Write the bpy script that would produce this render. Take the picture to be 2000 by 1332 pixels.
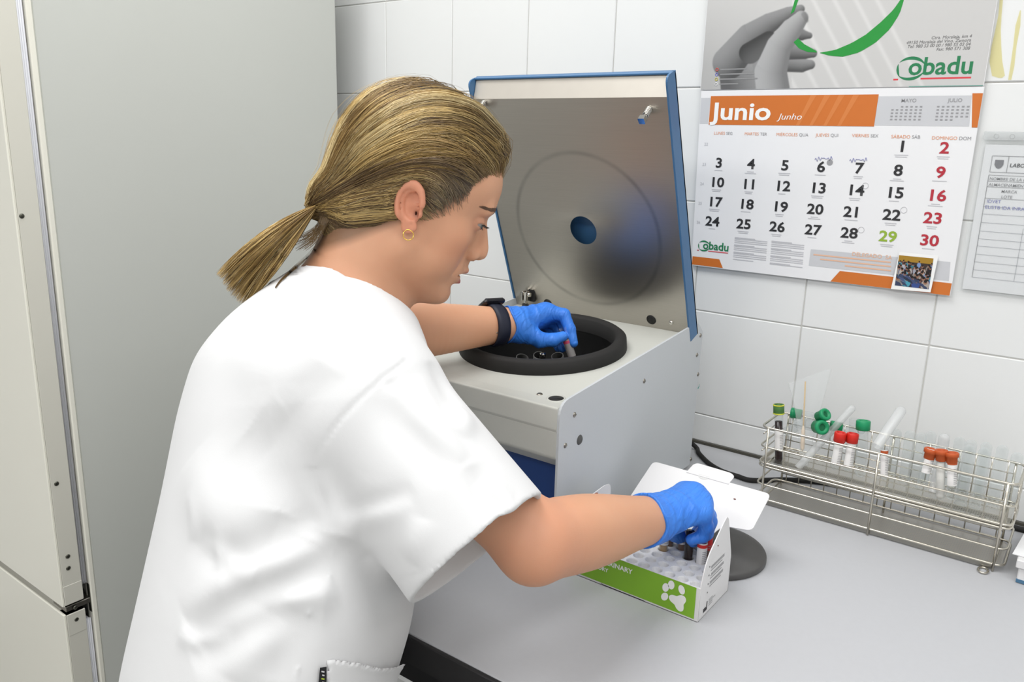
import bpy, bmesh, math, random
import numpy as np
from mathutils import Vector, Matrix
random.seed(7); np.random.seed(7)
for o in list(bpy.data.objects): bpy.data.objects.remove(o)
SC = bpy.context.scene
COL = SC.collection

# ------------------------------------------------------------------ camera, light, exposure
# bench top is z = 0, tiled wall is y = 0, floor is z = -0.9
FPX = 1573.4
CAM_ROT = (1.32700178, -0.0263911511, 0.643942319)
CAM_POS = (0.4070, -1.3847, 0.5522)
cd = bpy.data.cameras.new('camera'); cam = bpy.data.objects.new('camera', cd); COL.objects.link(cam)
cam.location = CAM_POS; cam.rotation_euler = CAM_ROT
cd.sensor_width = 36.0; cd.lens = FPX/2000*36.0; cd.clip_start = 0.02
SC.camera = cam
wd = bpy.data.worlds.new('world'); SC.world = wd; wd.use_nodes = True
wd.node_tree.nodes['Background'].inputs[0].default_value = (0.9, 0.95, 1, 1)
wd.node_tree.nodes['Background'].inputs[1].default_value = 0.1
def area(name, loc, rot, sx, sy, power, col=(1, 1, 1)):
    l = bpy.data.lights.new(name, 'AREA'); l.shape = 'RECTANGLE'; l.size = sx; l.size_y = sy; l.energy = power; l.color = col
    o = bpy.data.objects.new(name, l); COL.objects.link(o); o.location = loc; o.rotation_euler = rot
    return o
# fluorescent ceiling panels of the room (ceiling at z = 1.75)
LC = (1.0, 1.0, 1.0)
area('ceiling_panel_light', (-0.55, -0.80, 1.735), (0, 0, 0), 1.2, 0.6, 17, LC)
area('ceiling_panel_light', (1.00, -0.90, 1.735), (0, 0, 0), 1.2, 0.6, 11, LC)
area('ceiling_panel_light', (-0.70, -2.6, 1.735), (0, 0, 0), 1.2, 0.6, 22, LC)
area('ceiling_panel_light', (0.95, -2.6, 1.735), (0, 0, 0), 1.2, 0.6, 20, LC)
SC.view_settings.view_transform = 'Standard'; SC.view_settings.look = 'None'
SC.view_settings.gamma = 1.0; SC.view_settings.use_curve_mapping = False
SC.view_settings.exposure = 0.18
_R = np.array(Matrix.Rotation(CAM_ROT[2], 3, 'Z') @ Matrix.Rotation(CAM_ROT[1], 3, 'Y') @ Matrix.Rotation(CAM_ROT[0], 3, 'X'))
CRT, CUP, CFW = _R[:, 0], _R[:, 1], -_R[:, 2]
CP = np.array(CAM_POS)
def PX(u, v, c):            # a point seen at pixel (u, v) of the 2000x1332 photograph, c metres deep
    return CP + c*(CFW + CRT*(u-1000)/FPX - CUP*(v-666)/FPX)
def ONP(u, v, n, d):        # ... or where its sight line meets the plane n.x = d
    r = CFW + CRT*(u-1000)/FPX - CUP*(v-666)/FPX; n = np.array(n, float)
    return CP + r*(d-n@CP)/(n@r)

# ------------------------------------------------------------------ helpers
def srgb(c):
    if isinstance(c, str): c = [int(c[i:i+2], 16) for i in (0, 2, 4)]
    return tuple((x/255/12.92 if x/255 <= .04045 else ((x/255+.055)/1.055)**2.4) for x in c)
MATS = {}
def mat(name, col, rough=.5, metal=0., var=.03, vscale=30., bump=0., bscale=200., trans=0., ior=1.45, spec=.5, alpha=1., coat=0., sss=0., aniso=0., sheen=0.):
    if name in MATS: return MATS[name]
    m = bpy.data.materials.new(name); m.use_nodes = True; nt = m.node_tree; N = nt.nodes; L = nt.links
    b = N['Principled BSDF']
    c = srgb(col)
    tc = N.new('ShaderNodeTexCoord')
    if var > 0:
        n = N.new('ShaderNodeTexNoise'); n.inputs['Scale'].default_value = vscale; n.inputs['Detail'].default_value = 3
        L.new(tc.outputs['Object'], n.inputs['Vector'])
        r = N.new('ShaderNodeMixRGB'); r.inputs[1].default_value = tuple(x*(1-var) for x in c)+(1,); r.inputs[2].default_value = tuple(min(1, x*(1+var)) for x in c)+(1,)
        L.new(n.outputs['Fac'], r.inputs[0]); L.new(r.outputs[0], b.inputs['Base Color'])
    else: b.inputs['Base Color'].default_value = c+(1,)
    if bump > 0:
        n2 = N.new('ShaderNodeTexNoise'); n2.inputs['Scale'].default_value = bscale; n2.inputs['Detail'].default_value = 2
        L.new(tc.outputs['Object'], n2.inputs['Vector'])
        bp = N.new('ShaderNodeBump'); bp.inputs['Strength'].default_value = bump; bp.inputs['Distance'].default_value = .001
        L.new(n2.outputs['Fac'], bp.inputs['Height']); L.new(bp.outputs[0], b.inputs['Normal'])
    b.inputs['Roughness'].default_value = rough; b.inputs['Metallic'].default_value = metal
    b.inputs['Transmission Weight'].default_value = trans; b.inputs['IOR'].default_value = ior
    b.inputs['Specular IOR Level'].default_value = spec; b.inputs['Alpha'].default_value = alpha
    b.inputs['Coat Weight'].default_value = coat; b.inputs['Anisotropic'].default_value = aniso
    b.inputs['Sheen Weight'].default_value = sheen
    if sss > 0:
        b.inputs['Subsurface Weight'].default_value = sss; b.inputs['Subsurface Radius'].default_value = (1.0, .35, .2); b.inputs['Subsurface Scale'].default_value = .006
    MATS[name] = m
    return m
def vcmat(name, rough=.6, attr='tint', spec=.4, bump=0, bscale=300):
    if name in MATS: return MATS[name]
    m = bpy.data.materials.new(name); m.use_nodes = True; N = m.node_tree.nodes; L = m.node_tree.links; b = N['Principled BSDF']
    a = N.new('ShaderNodeAttribute'); a.attribute_name = attr; L.new(a.outputs['Color'], b.inputs['Base Color'])
    b.inputs['Roughness'].default_value = rough; b.inputs['Specular IOR Level'].default_value = spec
    MATS[name] = m; return m

class MB:
    """collects shapes into one mesh"""
    def __init__(s): s.v = []; s.f = []; s.sm = []
    def add(s, vs, fs, smooth=False):
        o = len(s.v); s.v += [tuple(map(float, x)) for x in vs]; s.f += [tuple(i+o for i in f) for f in fs]; s.sm += [smooth]*len(fs); return s
    def box(s, lo, hi, bev=0.0, M=None):
        lo = np.array(lo, float); hi = np.array(hi, float)
        if bev <= 0:
            vs = [(x, y, z) for x in (lo[0], hi[0]) for y in (lo[1], hi[1]) for z in (lo[2], hi[2])]
            fs = [(0, 1, 3, 2), (4, 6, 7, 5), (0, 4, 5, 1), (2, 3, 7, 6), (0, 2, 6, 4), (1, 5, 7, 3)]
        else:
            b = min(bev, *(0.49*(hi-lo))); vs = []; idx = {}
            for X in (0, 1):
                for Y in (0, 1):
                    for Z in (0, 1):
                        c = [hi[i] if q else lo[i] for i, q in enumerate((X, Y, Z))]; sg = [-1 if q else 1 for q in (X, Y, Z)]
                        for a in range(3):
                            q = [c[i]+(0 if i == a else sg[i]*b) for i in range(3)]; idx[(X, Y, Z, a)] = len(vs); vs.append(q)
            fs = []
            for a in range(3):
                o1, o2 = [i for i in range(3) if i != a]
                for q in (0, 1):
                    k = []
                    for (p1, p2) in ((0, 0), (1, 0), (1, 1), (0, 1)):
                        t = [0, 0, 0]; t[a] = q; t[o1] = p1; t[o2] = p2; k.append(idx[(*t, a)])
                    fs.append(tuple(k))
            for a in range(3):
                o1, o2 = [i for i in range(3) if i != a]
                for p1 in (0, 1):
                    for p2 in (0, 1):
                        t0 = [0, 0, 0]; t1 = [0, 0, 0]; t0[o1] = t1[o1] = p1; t0[o2] = t1[o2] = p2; t0[a] = 0; t1[a] = 1
                        fs.append((idx[(*t0, o1)], idx[(*t1, o1)], idx[(*t1, o2)], idx[(*t0, o2)]))
            for X in (0, 1):
                for Y in (0, 1):
                    for Z in (0, 1): fs.append(tuple(idx[(X, Y, Z, a)] for a in range(3)))
        if M is not None: vs = [M @ Vector(x) for x in vs]
        return s.add(vs, fs)
    def tube(s, pts, r, n=8, cap=True, closed=False):
        pts = [np.array(p, float) for p in pts]; m = len(pts); rs = r if hasattr(r, '__len__') else [r]*m
        rings = []; pn = None
        for i in range(m):
            if closed: t = pts[(i+1) % m]-pts[i-1]
            else: t = pts[min(i+1, m-1)]-pts[max(i-1, 0)]
            t = t/(np.linalg.norm(t)+1e-12)
            if pn is None:
                a = np.array([0, 0, 1.]) if abs(t[2]) < .9 else np.array([1., 0, 0]); nn = a-t*(a@t)
            else: nn = pn-t*(pn@t)
            nn /= np.linalg.norm(nn)+1e-12; pn = nn; b = np.cross(t, nn)
            rings.append([pts[i]+rs[i]*(nn*math.cos(2*math.pi*k/n)+b*math.sin(2*math.pi*k/n)) for k in range(n)])
        vs = [v for q in rings for v in q]; fs = []
        for i in range(m if closed else m-1):
            j = (i+1) % m
            for k in range(n): fs.append((i*n+k, i*n+(k+1) % n, j*n+(k+1) % n, j*n+k))
        s.add(vs, fs, True)
        if cap and not closed:
            o = len(s.v)-len(vs); s.f += [tuple(o+k for k in range(n))[::-1], tuple(o+(m-1)*n+k for k in range(n))]; s.sm += [False, False]
        return s
    def lathe(s, prof, n=32, o=(0, 0, 0), ax=(0, 0, 1), smooth=True, cap=(False, False)):
        ax = np.array(ax, float); ax /= np.linalg.norm(ax); o = np.array(o, float)
        a = np.array([1., 0, 0]) if abs(ax[0]) < .9 else np.array([0, 1., 0]); e1 = a-ax*(a@ax); e1 /= np.linalg.norm(e1); e2 = np.cross(ax, e1)
        vs = []; fs = []; m = len(prof)
        for (r, h) in prof:
            for k in range(n): vs.append(o+ax*h+r*(e1*math.cos(2*math.pi*k/n)+e2*math.sin(2*math.pi*k/n)))
        for i in range(m-1):
            for k in range(n): fs.append((i*n+k, i*n+(k+1) % n, (i+1)*n+(k+1) % n, (i+1)*n+k))
        s.add(vs, fs, smooth); off = len(s.v)-len(vs)
        if cap[0]: s.f.append(tuple(off+k for k in range(n))[::-1]); s.sm.append(False)
        if cap[1]: s.f.append(tuple(off+(m-1)*n+k for k in range(n))); s.sm.append(False)
        return s
    def ball(s, c, r, n=12, sc=(1, 1, 1)):
        prof = [(max(1e-5, math.sin(math.pi*i/n)), -math.cos(math.pi*i/n)) for i in range(n+1)]
        q = MB().lathe(prof, n*2); vs = [(c[0]+x*r*sc[0], c[1]+y*r*sc[1], c[2]+z*r*sc[2]) for x, y, z in q.v]
        return s.add(vs, q.f, True)
    def prism(s, poly, d, o, e1, e2):
        """polygon in the plane (o, e1, e2), extruded by vector d"""
        o, e1, e2, d = (np.array(x, float) for x in (o, e1, e2, d)); n = len(poly)
        a = [o+e1*x+e2*y for x, y in poly]; vs = a+[x+d for x in a]
        fs = [tuple(range(n))[::-1], tuple(range(n, 2*n))]+[(i, (i+1) % n, n+(i+1) % n, n+i) for i in range(n)]
        return s.add(vs, fs)
    def move(s, M): s.v = [tuple(M @ Vector(x)) for x in s.v]; return s
def rpoly(pts, r, seg=5):
    """polygon with rounded corners"""
    out = []; n = len(pts); rs = r if hasattr(r, '__len__') else [r]*n
    for i in range(n):
        p = np.array(pts[i], float); a = np.array(pts[i-1], float)-p; b = np.array(pts[(i+1) % n], float)-p
        la, lb = np.linalg.norm(a), np.linalg.norm(b); q = min(rs[i], la*.45, lb*.45)
        if q <= 1e-6: out.append(tuple(p)); continue
        p0 = p+a/la*q; p1 = p+b/lb*q
        for k in range(seg+1):
            t = k/seg; out.append(tuple((1-t)**2*p0+2*t*(1-t)*p+t*t*p1))
    return out
def mesh_of(name, mb):
    me = bpy.data.meshes.new(name); me.from_pydata(mb.v, [], mb.f)
    me.polygons.foreach_set('use_smooth', mb.sm); me.update()
    bm = bmesh.new(); bm.from_mesh(me); bmesh.ops.recalc_face_normals(bm, faces=bm.faces); bm.to_mesh(me); bm.free()
    return me
def wpos(o):
    p = np.zeros(3)
    while o is not None: p += np.array(o.location); o = o.parent
    return p
def obj(name, mb, m, parent=None, label=None, origin=None):
    """link the collected shapes, given in world coordinates, as one object"""
    base = wpos(parent) if parent is not None else (np.array(origin, float) if origin is not None else np.zeros(3))
    if isinstance(mb, MB):
        mb.v = [(x-base[0], y-base[1], z-base[2]) for x, y, z in mb.v]; me = mesh_of(name, mb)
    else:
        me = mb; me.transform(Matrix.Translation(-Vector(base)))
    o = bpy.data.objects.new(name, me); COL.objects.link(o)
    if m is not None: me.materials.append(m)
    if parent is not None: o.parent = parent
    elif origin is not None: o.location = origin
    if label: o['label'] = label
    return o
def tag(o, label, cat, group=None):
    o['label'] = label; o['category'] = cat
    if group: o['group'] = group
    return o
def thing(name, loc, label, cat, group=None):
    o = bpy.data.objects.new(name, None); COL.objects.link(o); o.location = loc; o.empty_display_size = .05
    return tag(o, label, cat, group)
def struct(name, mb, m, parent=None, origin=None):
    o = obj(name, mb, m, parent, None, origin)
    if parent is None: o['kind'] = 'structure'
    return o
def copy_tree(o, delta=(0, 0, 0), parent=None):
    c = o.copy(); COL.objects.link(c)
    if parent is not None: c.parent = parent
    else: c.location = Vector(o.location)+Vector(delta)
    for ch in [x for x in COL.objects if x.parent == o]: copy_tree(ch, parent=c)
    return c
def text(body, size, loc, m, parent, name='lettering', ex=(1, 0, 0), ey=(0, 0, 1), align='LEFT', bold=0.0, shear=0., sx=1.0, alignY='BOTTOM_BASELINE', lift=0.0):
    """flat lettering, its outline turned into a mesh on the plane (loc, ex, ey)"""
    cu = bpy.data.curves.new('t', 'FONT'); cu.body = body; cu.size = size; cu.align_x = align; cu.align_y = alignY; cu.offset = bold*size; cu.shear = shear; cu.resolution_u = 3
    t = bpy.data.objects.new('t', cu); COL.objects.link(t)
    dg = bpy.context.evaluated_depsgraph_get(); me = bpy.data.meshes.new_from_object(t.evaluated_get(dg))
    bpy.data.objects.remove(t); bpy.data.curves.remove(cu)
    ex = np.array(ex, float); ey = np.array(ey, float); nz = np.cross(ex, ey)
    n = len(me.vertices); co = np.zeros(n*3); me.vertices.foreach_get('co', co); co = co.reshape(-1, 3)
    w = np.array(loc)+co[:, :1]*sx*ex+co[:, 1:2]*ey+(co[:, 2:3]+lift)*nz
    base = wpos(parent); me.vertices.foreach_set('co', (w-base).ravel()); me.update(); me.name = name
    me.materials.clear(); me.materials.append(m)
    o = bpy.data.objects.new(name, me); COL.objects.link(o); o.parent = parent
    return o
def strips(segs, w, n):
    """thin flat printed lines: list of (p, q), width w, on a plane with normal n"""
    mb = MB(); n = np.array(n, float)
    for p, q in segs:
        p = np.array(p, float); q = np.array(q, float); t = q-p; t /= np.linalg.norm(t); s = np.cross(n, t)*w/2
        mb.add([p-s, q-s, q+s, p+s], [(0, 1, 2, 3)])
    return mb

# ------------------------------------------------------------------ materials
M_tile = mat('glazed_tile', (226, 227, 226), .22, var=.012, vscale=3, spec=.45)
M_grout = mat('grout', (206, 205, 200), .9, var=.06, vscale=60)
M_plaster = mat('plaster', (228, 228, 227), .85, var=.02, vscale=4)
M_floor = mat('floor_vinyl', (172, 172, 170), .5, var=.06, vscale=8)
M_bench = mat('bench_laminate', (182, 183, 186), .42, var=.02, vscale=120, bump=.05, bscale=900)
M_black = mat('black_edge', (34, 33, 34), .5, var=.1)
M_darkcab = mat('dark_frame', (22, 22, 24), .5, var=.1)
M_cab = mat('grey_cabinet', (150, 150, 155), .5)
M_fridge = mat('fridge_side', (194, 196, 190), .33, var=.015, vscale=5, bump=.03, bscale=400)
M_door = mat('fridge_door', (228, 226, 214), .28, var=.01, vscale=4)
M_doorside = mat('door_side', (208, 206, 195), .4, var=.015, vscale=6)
M_gasket = mat('gasket', (200, 201, 206), .5)
M_screw = mat('screw_steel', (150, 146, 138), .3, 1.0, var=.1, vscale=200)
M_dscrew = mat('dark_screw', (92, 92, 84), .4, 1.0)
M_cgrey = mat('centrifuge_grey', (198, 199, 192), .45, var=.02, vscale=300, bump=.12, bscale=1500)
M_cpanel = mat('centrifuge_side_grey', (197, 201, 204), .45, var=.02, vscale=300, bump=.12, bscale=1500)
M_cblue = mat('lid_blue', (64, 108, 150), .4, var=.03, vscale=20)
M_navy = mat('front_navy', (32, 66, 128), .45, var=.03)
M_rubber = mat('black_rubber', (32, 31, 30), .75, var=.1, vscale=60)
M_bowl = mat('bowl_black', (20, 20, 20), .5)
M_chrome = mat('chrome', (215, 212, 205), .15, 1.0, var=.03)
M_steelrim = mat('dull_steel', (150, 148, 142), .35, 1.0)
M_card = mat('white_card', (220, 219, 219), .6, var=.012, vscale=40)
M_foam = mat('foam', (228, 228, 228), .85, var=.03, vscale=200, bump=.4, bscale=500)
M_green = mat('green_print', (126, 176, 44), .5, var=.02)
M_wprint = mat('white_print', (238, 238, 236), .5, var=0)
M_kprint = mat('black_print', (40, 40, 42), .6, var=0)
M_gprint = mat('grey_print', (150, 150, 152), .6, var=0)
M_paper = mat('paper', (229, 229, 230), .55, var=.01, vscale=10)
M_wire = mat('stainless_wire', (205, 200, 188), .25, 1.0, var=.06, vscale=90)
M_glassy = None
def clear_mat(name, tint=(.93, .945, .945), facing=.35, rough=.06, base=.03, col=(.9, .92, .92), top=.5):
    """thin clear plastic or glass wall: transparent with a fresnel-like gloss and a faint milky body"""
    m = bpy.data.materials.new(name); m.use_nodes = True; N = m.node_tree.nodes; L = m.node_tree.links
    N.remove(N['Principled BSDF']); out = N['Material Output']
    tr = N.new('ShaderNodeBsdfTransparent'); tr.inputs[0].default_value = tint+(1,)
    gl = N.new('ShaderNodeBsdfPrincipled'); gl.inputs['Base Color'].default_value = col+(1,); gl.inputs['Roughness'].default_value = rough; gl.inputs['Specular IOR Level'].default_value = .8
    lw = N.new('ShaderNodeLayerWeight'); lw.inputs[0].default_value = facing
    mp = N.new('ShaderNodeMapRange'); mp.inputs[3].default_value = base; mp.inputs[4].default_value = top
    nz = N.new('ShaderNodeTexNoise'); nz.inputs['Scale'].default_value = 40
    L.new(lw.outputs['Facing'], mp.inputs[0]); mx = N.new('ShaderNodeMixShader')
    L.new(mp.outputs[0], mx.inputs[0]); L.new(tr.outputs[0], mx.inputs[1]); L.new(gl.outputs[0], mx.inputs[2]); L.new(mx.outputs[0], out.inputs[0])
    MATS[name] = m; return m
M_clear = clear_mat('clear_plastic', base=.012, top=.45)
M_film = clear_mat('clear_film', tint=(.96, .965, .965), base=.12, facing=.2, rough=.15)
M_clear2 = clear_mat('clear_thin_plastic', base=.0, top=.22, col=(.5, .5, .5))
M_milky = clear_mat('milky_plastic', tint=(.88, .89, .89), base=.35, facing=.4, rough=.2, col=(.85, .86, .86))

# ------------------------------------------------------------------ room shell
XL, XR, YB = -2.2, 1.9, -4.0
ZF, ZC = -0.9, 1.75
struct('floor', MB().box((XL-.1, YB-.1, ZF-.05), (XR+.1, .1, ZF)), M_floor)
struct('ceiling', MB().box((XL-.1, YB-.1, ZC), (XR+.1, .1, ZC+.05)), M_plaster)
struct('wall_left', MB().box((XL-.1, YB-.1, ZF), (XL, .1, ZC)), M_plaster)
struct('wall_right', MB().box((XR, YB-.1, ZF), (XR+.1, .1, ZC)), M_plaster)
struct('wall_front', MB().box((XL-.1, YB-.1, ZF), (XR+.1, YB, ZC)), M_plaster)
wall = struct('wall_back', MB().box((XL-.1, .0022, ZF), (XR+.1, .1, ZC)), M_grout)
# glazed tiles, 20 cm pitch, joints recessed
TZ = [0.2556+.198*j for j in range(-6, 9)]
G = .0009
tile_me = {}
def tile(x0, z0, z1):
    h = round(z1-z0, 4)
    if h not in tile_me: tile_me[h] = mesh_of('tile', MB().box((G, 0, G), (.2-G, .0085, h-G), .0013)); tile_me[h].materials.append(M_tile)
    o = bpy.data.objects.new('tile', tile_me[h]); COL.objects.link(o); o.parent = wall
    o.location = (x0, random.uniform(-.0003, .0003), z0); o.rotation_euler = (random.uniform(-.002, .002), 0, random.uniform(-.002, .002))
for i in range(-9, 7):
    tile(i*.2, 0.004, TZ[5])
    for j in range(5, 10): tile(i*.2, TZ[j], TZ[j+1])
rest = MB()
for i in range(-11, 10):
    for j in range(-1, 15):
        z0 = (TZ[j] if j >= 0 else ZF); z1 = min(TZ[j+1] if j+1 < len(TZ) else ZC, ZC)
        if j == 4: z1 = .002
        if 5 <= j < 10 and -9 <= i < 7: continue
        if z1-z0 < .01: continue
        rest.box((i*.2+G, 0, z0+G), (i*.2+.2-G, .0085, z1-G))
        if j == 4 and not (-9 <= i < 7): rest.box((i*.2+G, 0, .004+G), (i*.2+.2-G, .0085, TZ[5]-G))
ro = obj('tile_field', rest, M_tile, wall); ro['kind'] = 'stuff'
# yellow runs on the tile beside the calendar
def stain(path, ws):
    mb = MB(); L_ = []; R_ = []
    for (x, z), w in zip(path, ws): L_.append((x-w, -.0008, z)); R_.append((x+w, -.0008, z))
    n = len(path)
    mb.add(L_+R_, [(i, i+1, n+i+1, n+i) for i in range(n-1)]); return mb
M_stain = clear_mat('yellow_stain', tint=(.96, .93, .70), base=.25, facing=.1, rough=.5, col=(.82, .74, .38))
W = lambda u, v, y=-.001: ONP(u, v, (0, 1, 0), y)
def wp(pts): return [(W(u, v)[0], W(u, v)[2]) for u, v in pts]
obj('yellow_stain', stain(wp([(1956, -4), (1953, 30), (1949, 60), (1946, 90), (1945, 120), (1950, 148), (1954, 152)]), [.002, .002, .0035, .006, .008, .008, .002]), M_stain, wall)
obj('yellow_stain', stain(wp([(1993, 20), (1988, 50), (1982, 90), (1977, 130), (1972, 156)]), [.0006, .003, .002, .0025, .002]), M_stain, wall)

# ------------------------------------------------------------------ bench
bench = thing('laboratory_bench', (0.2, -.4, ZF), 'pale grey laminate laboratory bench with black front edge along the tiled wall', 'bench')
BX0, BX1, BYF = -.57, 1.5, -.797
obj('worktop', MB().box((BX0, BYF+.004, -.03), (BX1, -.004, 0), .001), M_bench, bench)
obj('edge_band', MB().box((BX0, BYF-.002, -.036), (BX1, BYF+.004, -.0005), .0012), M_black, bench, 'black front edge band')
obj('apron', MB().box((BX0+.02, BYF+.05, -.11), (BX1-.02, BYF+.075, -.03)), M_darkcab, bench)
for x in (BX0+.03, .25, BX1-.08):
    for y in (BYF+.06, -.1): obj('leg', MB().box((x, y, ZF), (x+.05, y+.05, -.03), .003), M_darkcab, bench)
struct('trim_1', MB().box((BX0, -.005, .0003), (BX1, -.0008, .0045)), mat('dark_seal', (70, 68, 60), .7))
cab = thing('drawer_cabinet', (.02, -.44, ZF), 'grey drawer cabinet standing under the laboratory bench', 'cabinet')
obj('body', MB().box((-.18, -.70, ZF+.06), (.24, -.15, -.13), .004), M_cab, cab)
for k in range(3):
    z0 = -.15-.235*(k+1)
    d = obj('drawer', MB().box((-.175, -.717, z0), (.235, -.70, z0+.225), .004), M_cab, cab)
    obj('handle', MB().tube([(-.05, -.717, z0+.17), (-.05, -.735, z0+.17), (.11, -.735, z0+.17), (.11, -.717, z0+.17)], .005), M_steelrim, d)
for x in (-.15, .21):
    for y in (-.66, -.19): obj('castor', MB().ball((x, y, ZF+.03), .03, 8), M_darkcab, cab)

# ------------------------------------------------------------------ fridge
fr = thing('fridge_freezer', (-1.36, -.42, ZF), 'tall white fridge freezer with two hinged doors beside the bench', 'fridge')
FX0, FX1, FY0, FY1 = -1.66, -1.05, -.745, -.10
ZT = 1.0
obj('body', MB().box((FX0, FY0, ZF+.03), (FX1, FY1, ZT), .006), M_fridge, fr)
obj('body_edge', MB().box((FX1-.02, FY0-.006, ZF+.03), (FX1+.0015, FY0+.004, ZT-.002), .002), M_door, fr)
ZJ = -.322
for (a, b) in ((ZJ+.004, ZT), (ZF+.05, ZJ-.012)):
    d = obj('door', MB().box((FX0, -.800, a), (FX1-.001, -.799, b), .0004), M_door, fr)
    obj('front_sheet', MB().box((FX0, -.803, a), (FX1-.002, -.7985, b), .0018), M_door, d)
    obj('door_side', MB().box((FX0, -.7985, a+.002), (FX1-.001, -.764, b-.002), .001), M_doorside, d)
    g0, g1 = (a+.03, b-.01) if a > -.5 else (a+.01, b-.03)
    obj('gasket', MB().box((FX0+.01, -.764, g0), (FX1-.006, -.752, g1), .004), M_gasket, d)
    for yy in (-.7615, -.758, -.7545): obj('gasket_fold', MB().tube([(FX1-.0065, yy, g0), (FX1-.0065, yy, g1)], .0016, 6), M_gasket, d)
    c = obj('corner_cap', MB().box((FX1-.03, -.7985, a+.002 if a > -.5 else b-.047), (FX1-.0004, -.764, a+.042 if a > -.5 else b-.002), .001), M_doorside, d)
    for (u, v) in ([(43, 422), (111, 945), (133, 1087), (134, 1110)] if a > -.5 else [(148, 1187), (150, 1210)]):
        q = ONP(u, v, (1, 0, 0), FX1); obj('screw', MB().lathe([(.0001, .0012), (.0026, .0012), (.0042, .0002), (.0044, -.001)], 12, (FX1-.0006, q[1], q[2]), (1, 0, 0)).box((FX1+.0006, q[1]-.0024, q[2]-.0004), (FX1+.0009, q[1]+.0024, q[2]+.0004)), M_dscrew, d)
hg = obj('hinge', MB().box((FX1-.055, -.797, ZJ-.0095), (FX1-.004, -.748, ZJ+.0015), .001), M_screw, fr)
obj('hinge_plate', MB().box((FX1-.012, -.752, ZJ-.03), (FX1-.002, -.7455, ZJ+.03), .001), M_dscrew, fr)
obj('hinge_pin', MB().lathe([(.005, -.012), (.005, .008)], 12, (FX1-.014, -.789, ZJ), cap=(True, True)), M_screw, fr)
obj('door_handle', MB().tube([(FX0+.04, -.803, .0), (FX0+.04, -.84, .02), (FX0+.04, -.84, .32), (FX0+.04, -.803, .34)], .009), M_screw, fr)
for x in (FX0+.05, FX1-.05):
    for y in (FY0+.05, FY1-.05): obj('foot', MB().lathe([(.02, 0), (.02, .032)], 12, (x, y, ZF), cap=(True, True)), M_darkcab, fr)

# ------------------------------------------------------------------ centrifuge
CX0, CX1 = -.487, -.127
cf = thing('centrifuge', (-.307, -.34, 0), 'grey benchtop centrifuge with its blue lid raised, on the bench by the wall', 'centrifuge')
side = rpoly([(-.555, .006), (-.556, .226), (-.14, .266), (-.119, .245), (-.127, .006)], [.004, .022, .022, .004, .004], 6)
for x in (CX0, CX1-.0035):
    sp = obj('side_panel', MB().prism(side, (.0035, 0, 0), (x, 0, 0), (0, 1, 0), (0, 0, 1)), M_cpanel, cf)
    if x != CX0:
        for k, (u, v) in enumerate([(1122, 810), (1104, 870), (1258, 744), (1368, 655), (1361, 693), (1363, 731), (1349, 897)]):
            q = ONP(u, v, (1, 0, 0), CX1)
            obj('screw', MB().lathe([(.0006, .0018), (.0022, .0016), (.0036, .0006), (.0038, -.001)], 14, (CX1, q[1], q[2]), (1, 0, 0)).box((CX1+.0015, q[1]-.002, q[2]-.0004), (CX1+.0021, q[1]+.002, q[2]+.0004)), M_screw, sp)
        q = ONP(1132, 859, (1, 0, 0), CX1)
        obj('plug', MB().lathe([(.0001, .0012), (.0060, .0012), (.0072, 0)], 20, (CX1, q[1], q[2]), (1, 0, 0)), mat('plug_grey', (84, 84, 82), .6), sp)
        q = ONP(1364, 757, (1, 0, 0), CX1)
        obj('pen_mark', strips([((CX1+.0003, q[1]-.004, q[2]-.001), (CX1+.0003, q[1]+.003, q[2]+.002)), ((CX1+.0003, q[1], q[2]-.002), (CX1+.0003, q[1]+.002, q[2]+.006))], .0016, (1, 0, 0)), mat('teal_ink', (60, 170, 160), .5), sp)
# sloping top with a round opening
ta = np.array([0, .4185, .0355]); ta /= np.linalg.norm(ta); tn = np.array([0, -ta[2], ta[1]]); t0 = np.array([0, -.5535, .2175]); TL = .42
def TP(x, s, h=0): return t0+np.array([x, 0, 0])+ta*s+tn*h
BC, BS, BR = -.295, .200, .1335
mb = MB(); n = 64; inner = []; outer = []
x0, x1 = CX0+.0035, CX1-.0035
for k in range(n):
    a = 2*math.pi*k/n; c, s_ = math.cos(a), math.sin(a)
    inner.append(TP(BC+(BR-.012)*c, BS+(BR-.012)*s_))
    tmax = min([(x1-BC)/c if c > 1e-9 else 9, (x0-BC)/c if c < -1e-9 else 9, (TL-BS)/s_ if s_ > 1e-9 else 9, (0-BS)/s_ if s_ < -1e-9 else 9])
    outer.append(TP(BC+tmax*c, BS+tmax*s_))
cor = [TP(x0, 0), TP(x1, 0), TP(x1, TL), TP(x0, TL)]
fs = [(k, (k+1) % n, n+(k+1) % n, n+k) for k in range(n)]
vs = inner+outer+cor
ang = [math.atan2((0-BS), x0-BC), math.atan2(-BS, x1-BC), math.atan2(TL-BS, x1-BC), math.atan2(TL-BS, x0-BC)]
for i, a in enumerate(ang):
    k = int((a % (2*math.pi))/(2*math.pi/n)); fs.append((n+k, n+(k+1) % n, 2*n+i))
obj('top_panel', mb.add(vs, fs), M_cgrey, cf)
obj('upper_fascia', MB().prism(rpoly([(-.548, .160), (-.5575, .190), (-.5565, .2195), (-.52, .2195), (-.52, .160)], [.001, .001, .003, 0, 0]), (x1-x0, 0, 0), (x0, 0, 0), (0, 1, 0), (0, 0, 1)), M_cgrey, cf)
obj('lower_fascia', MB().prism(rpoly([(-.530, .128), (-.5565, .149), (-.5565, .1865), (-.52, .1865), (-.52, .128)], [.001, .004, .001, 0, 0]), (x1-x0, 0, 0), (x0, 0, 0), (0, 1, 0), (0, 0, 1)), M_cgrey, cf)
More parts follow.
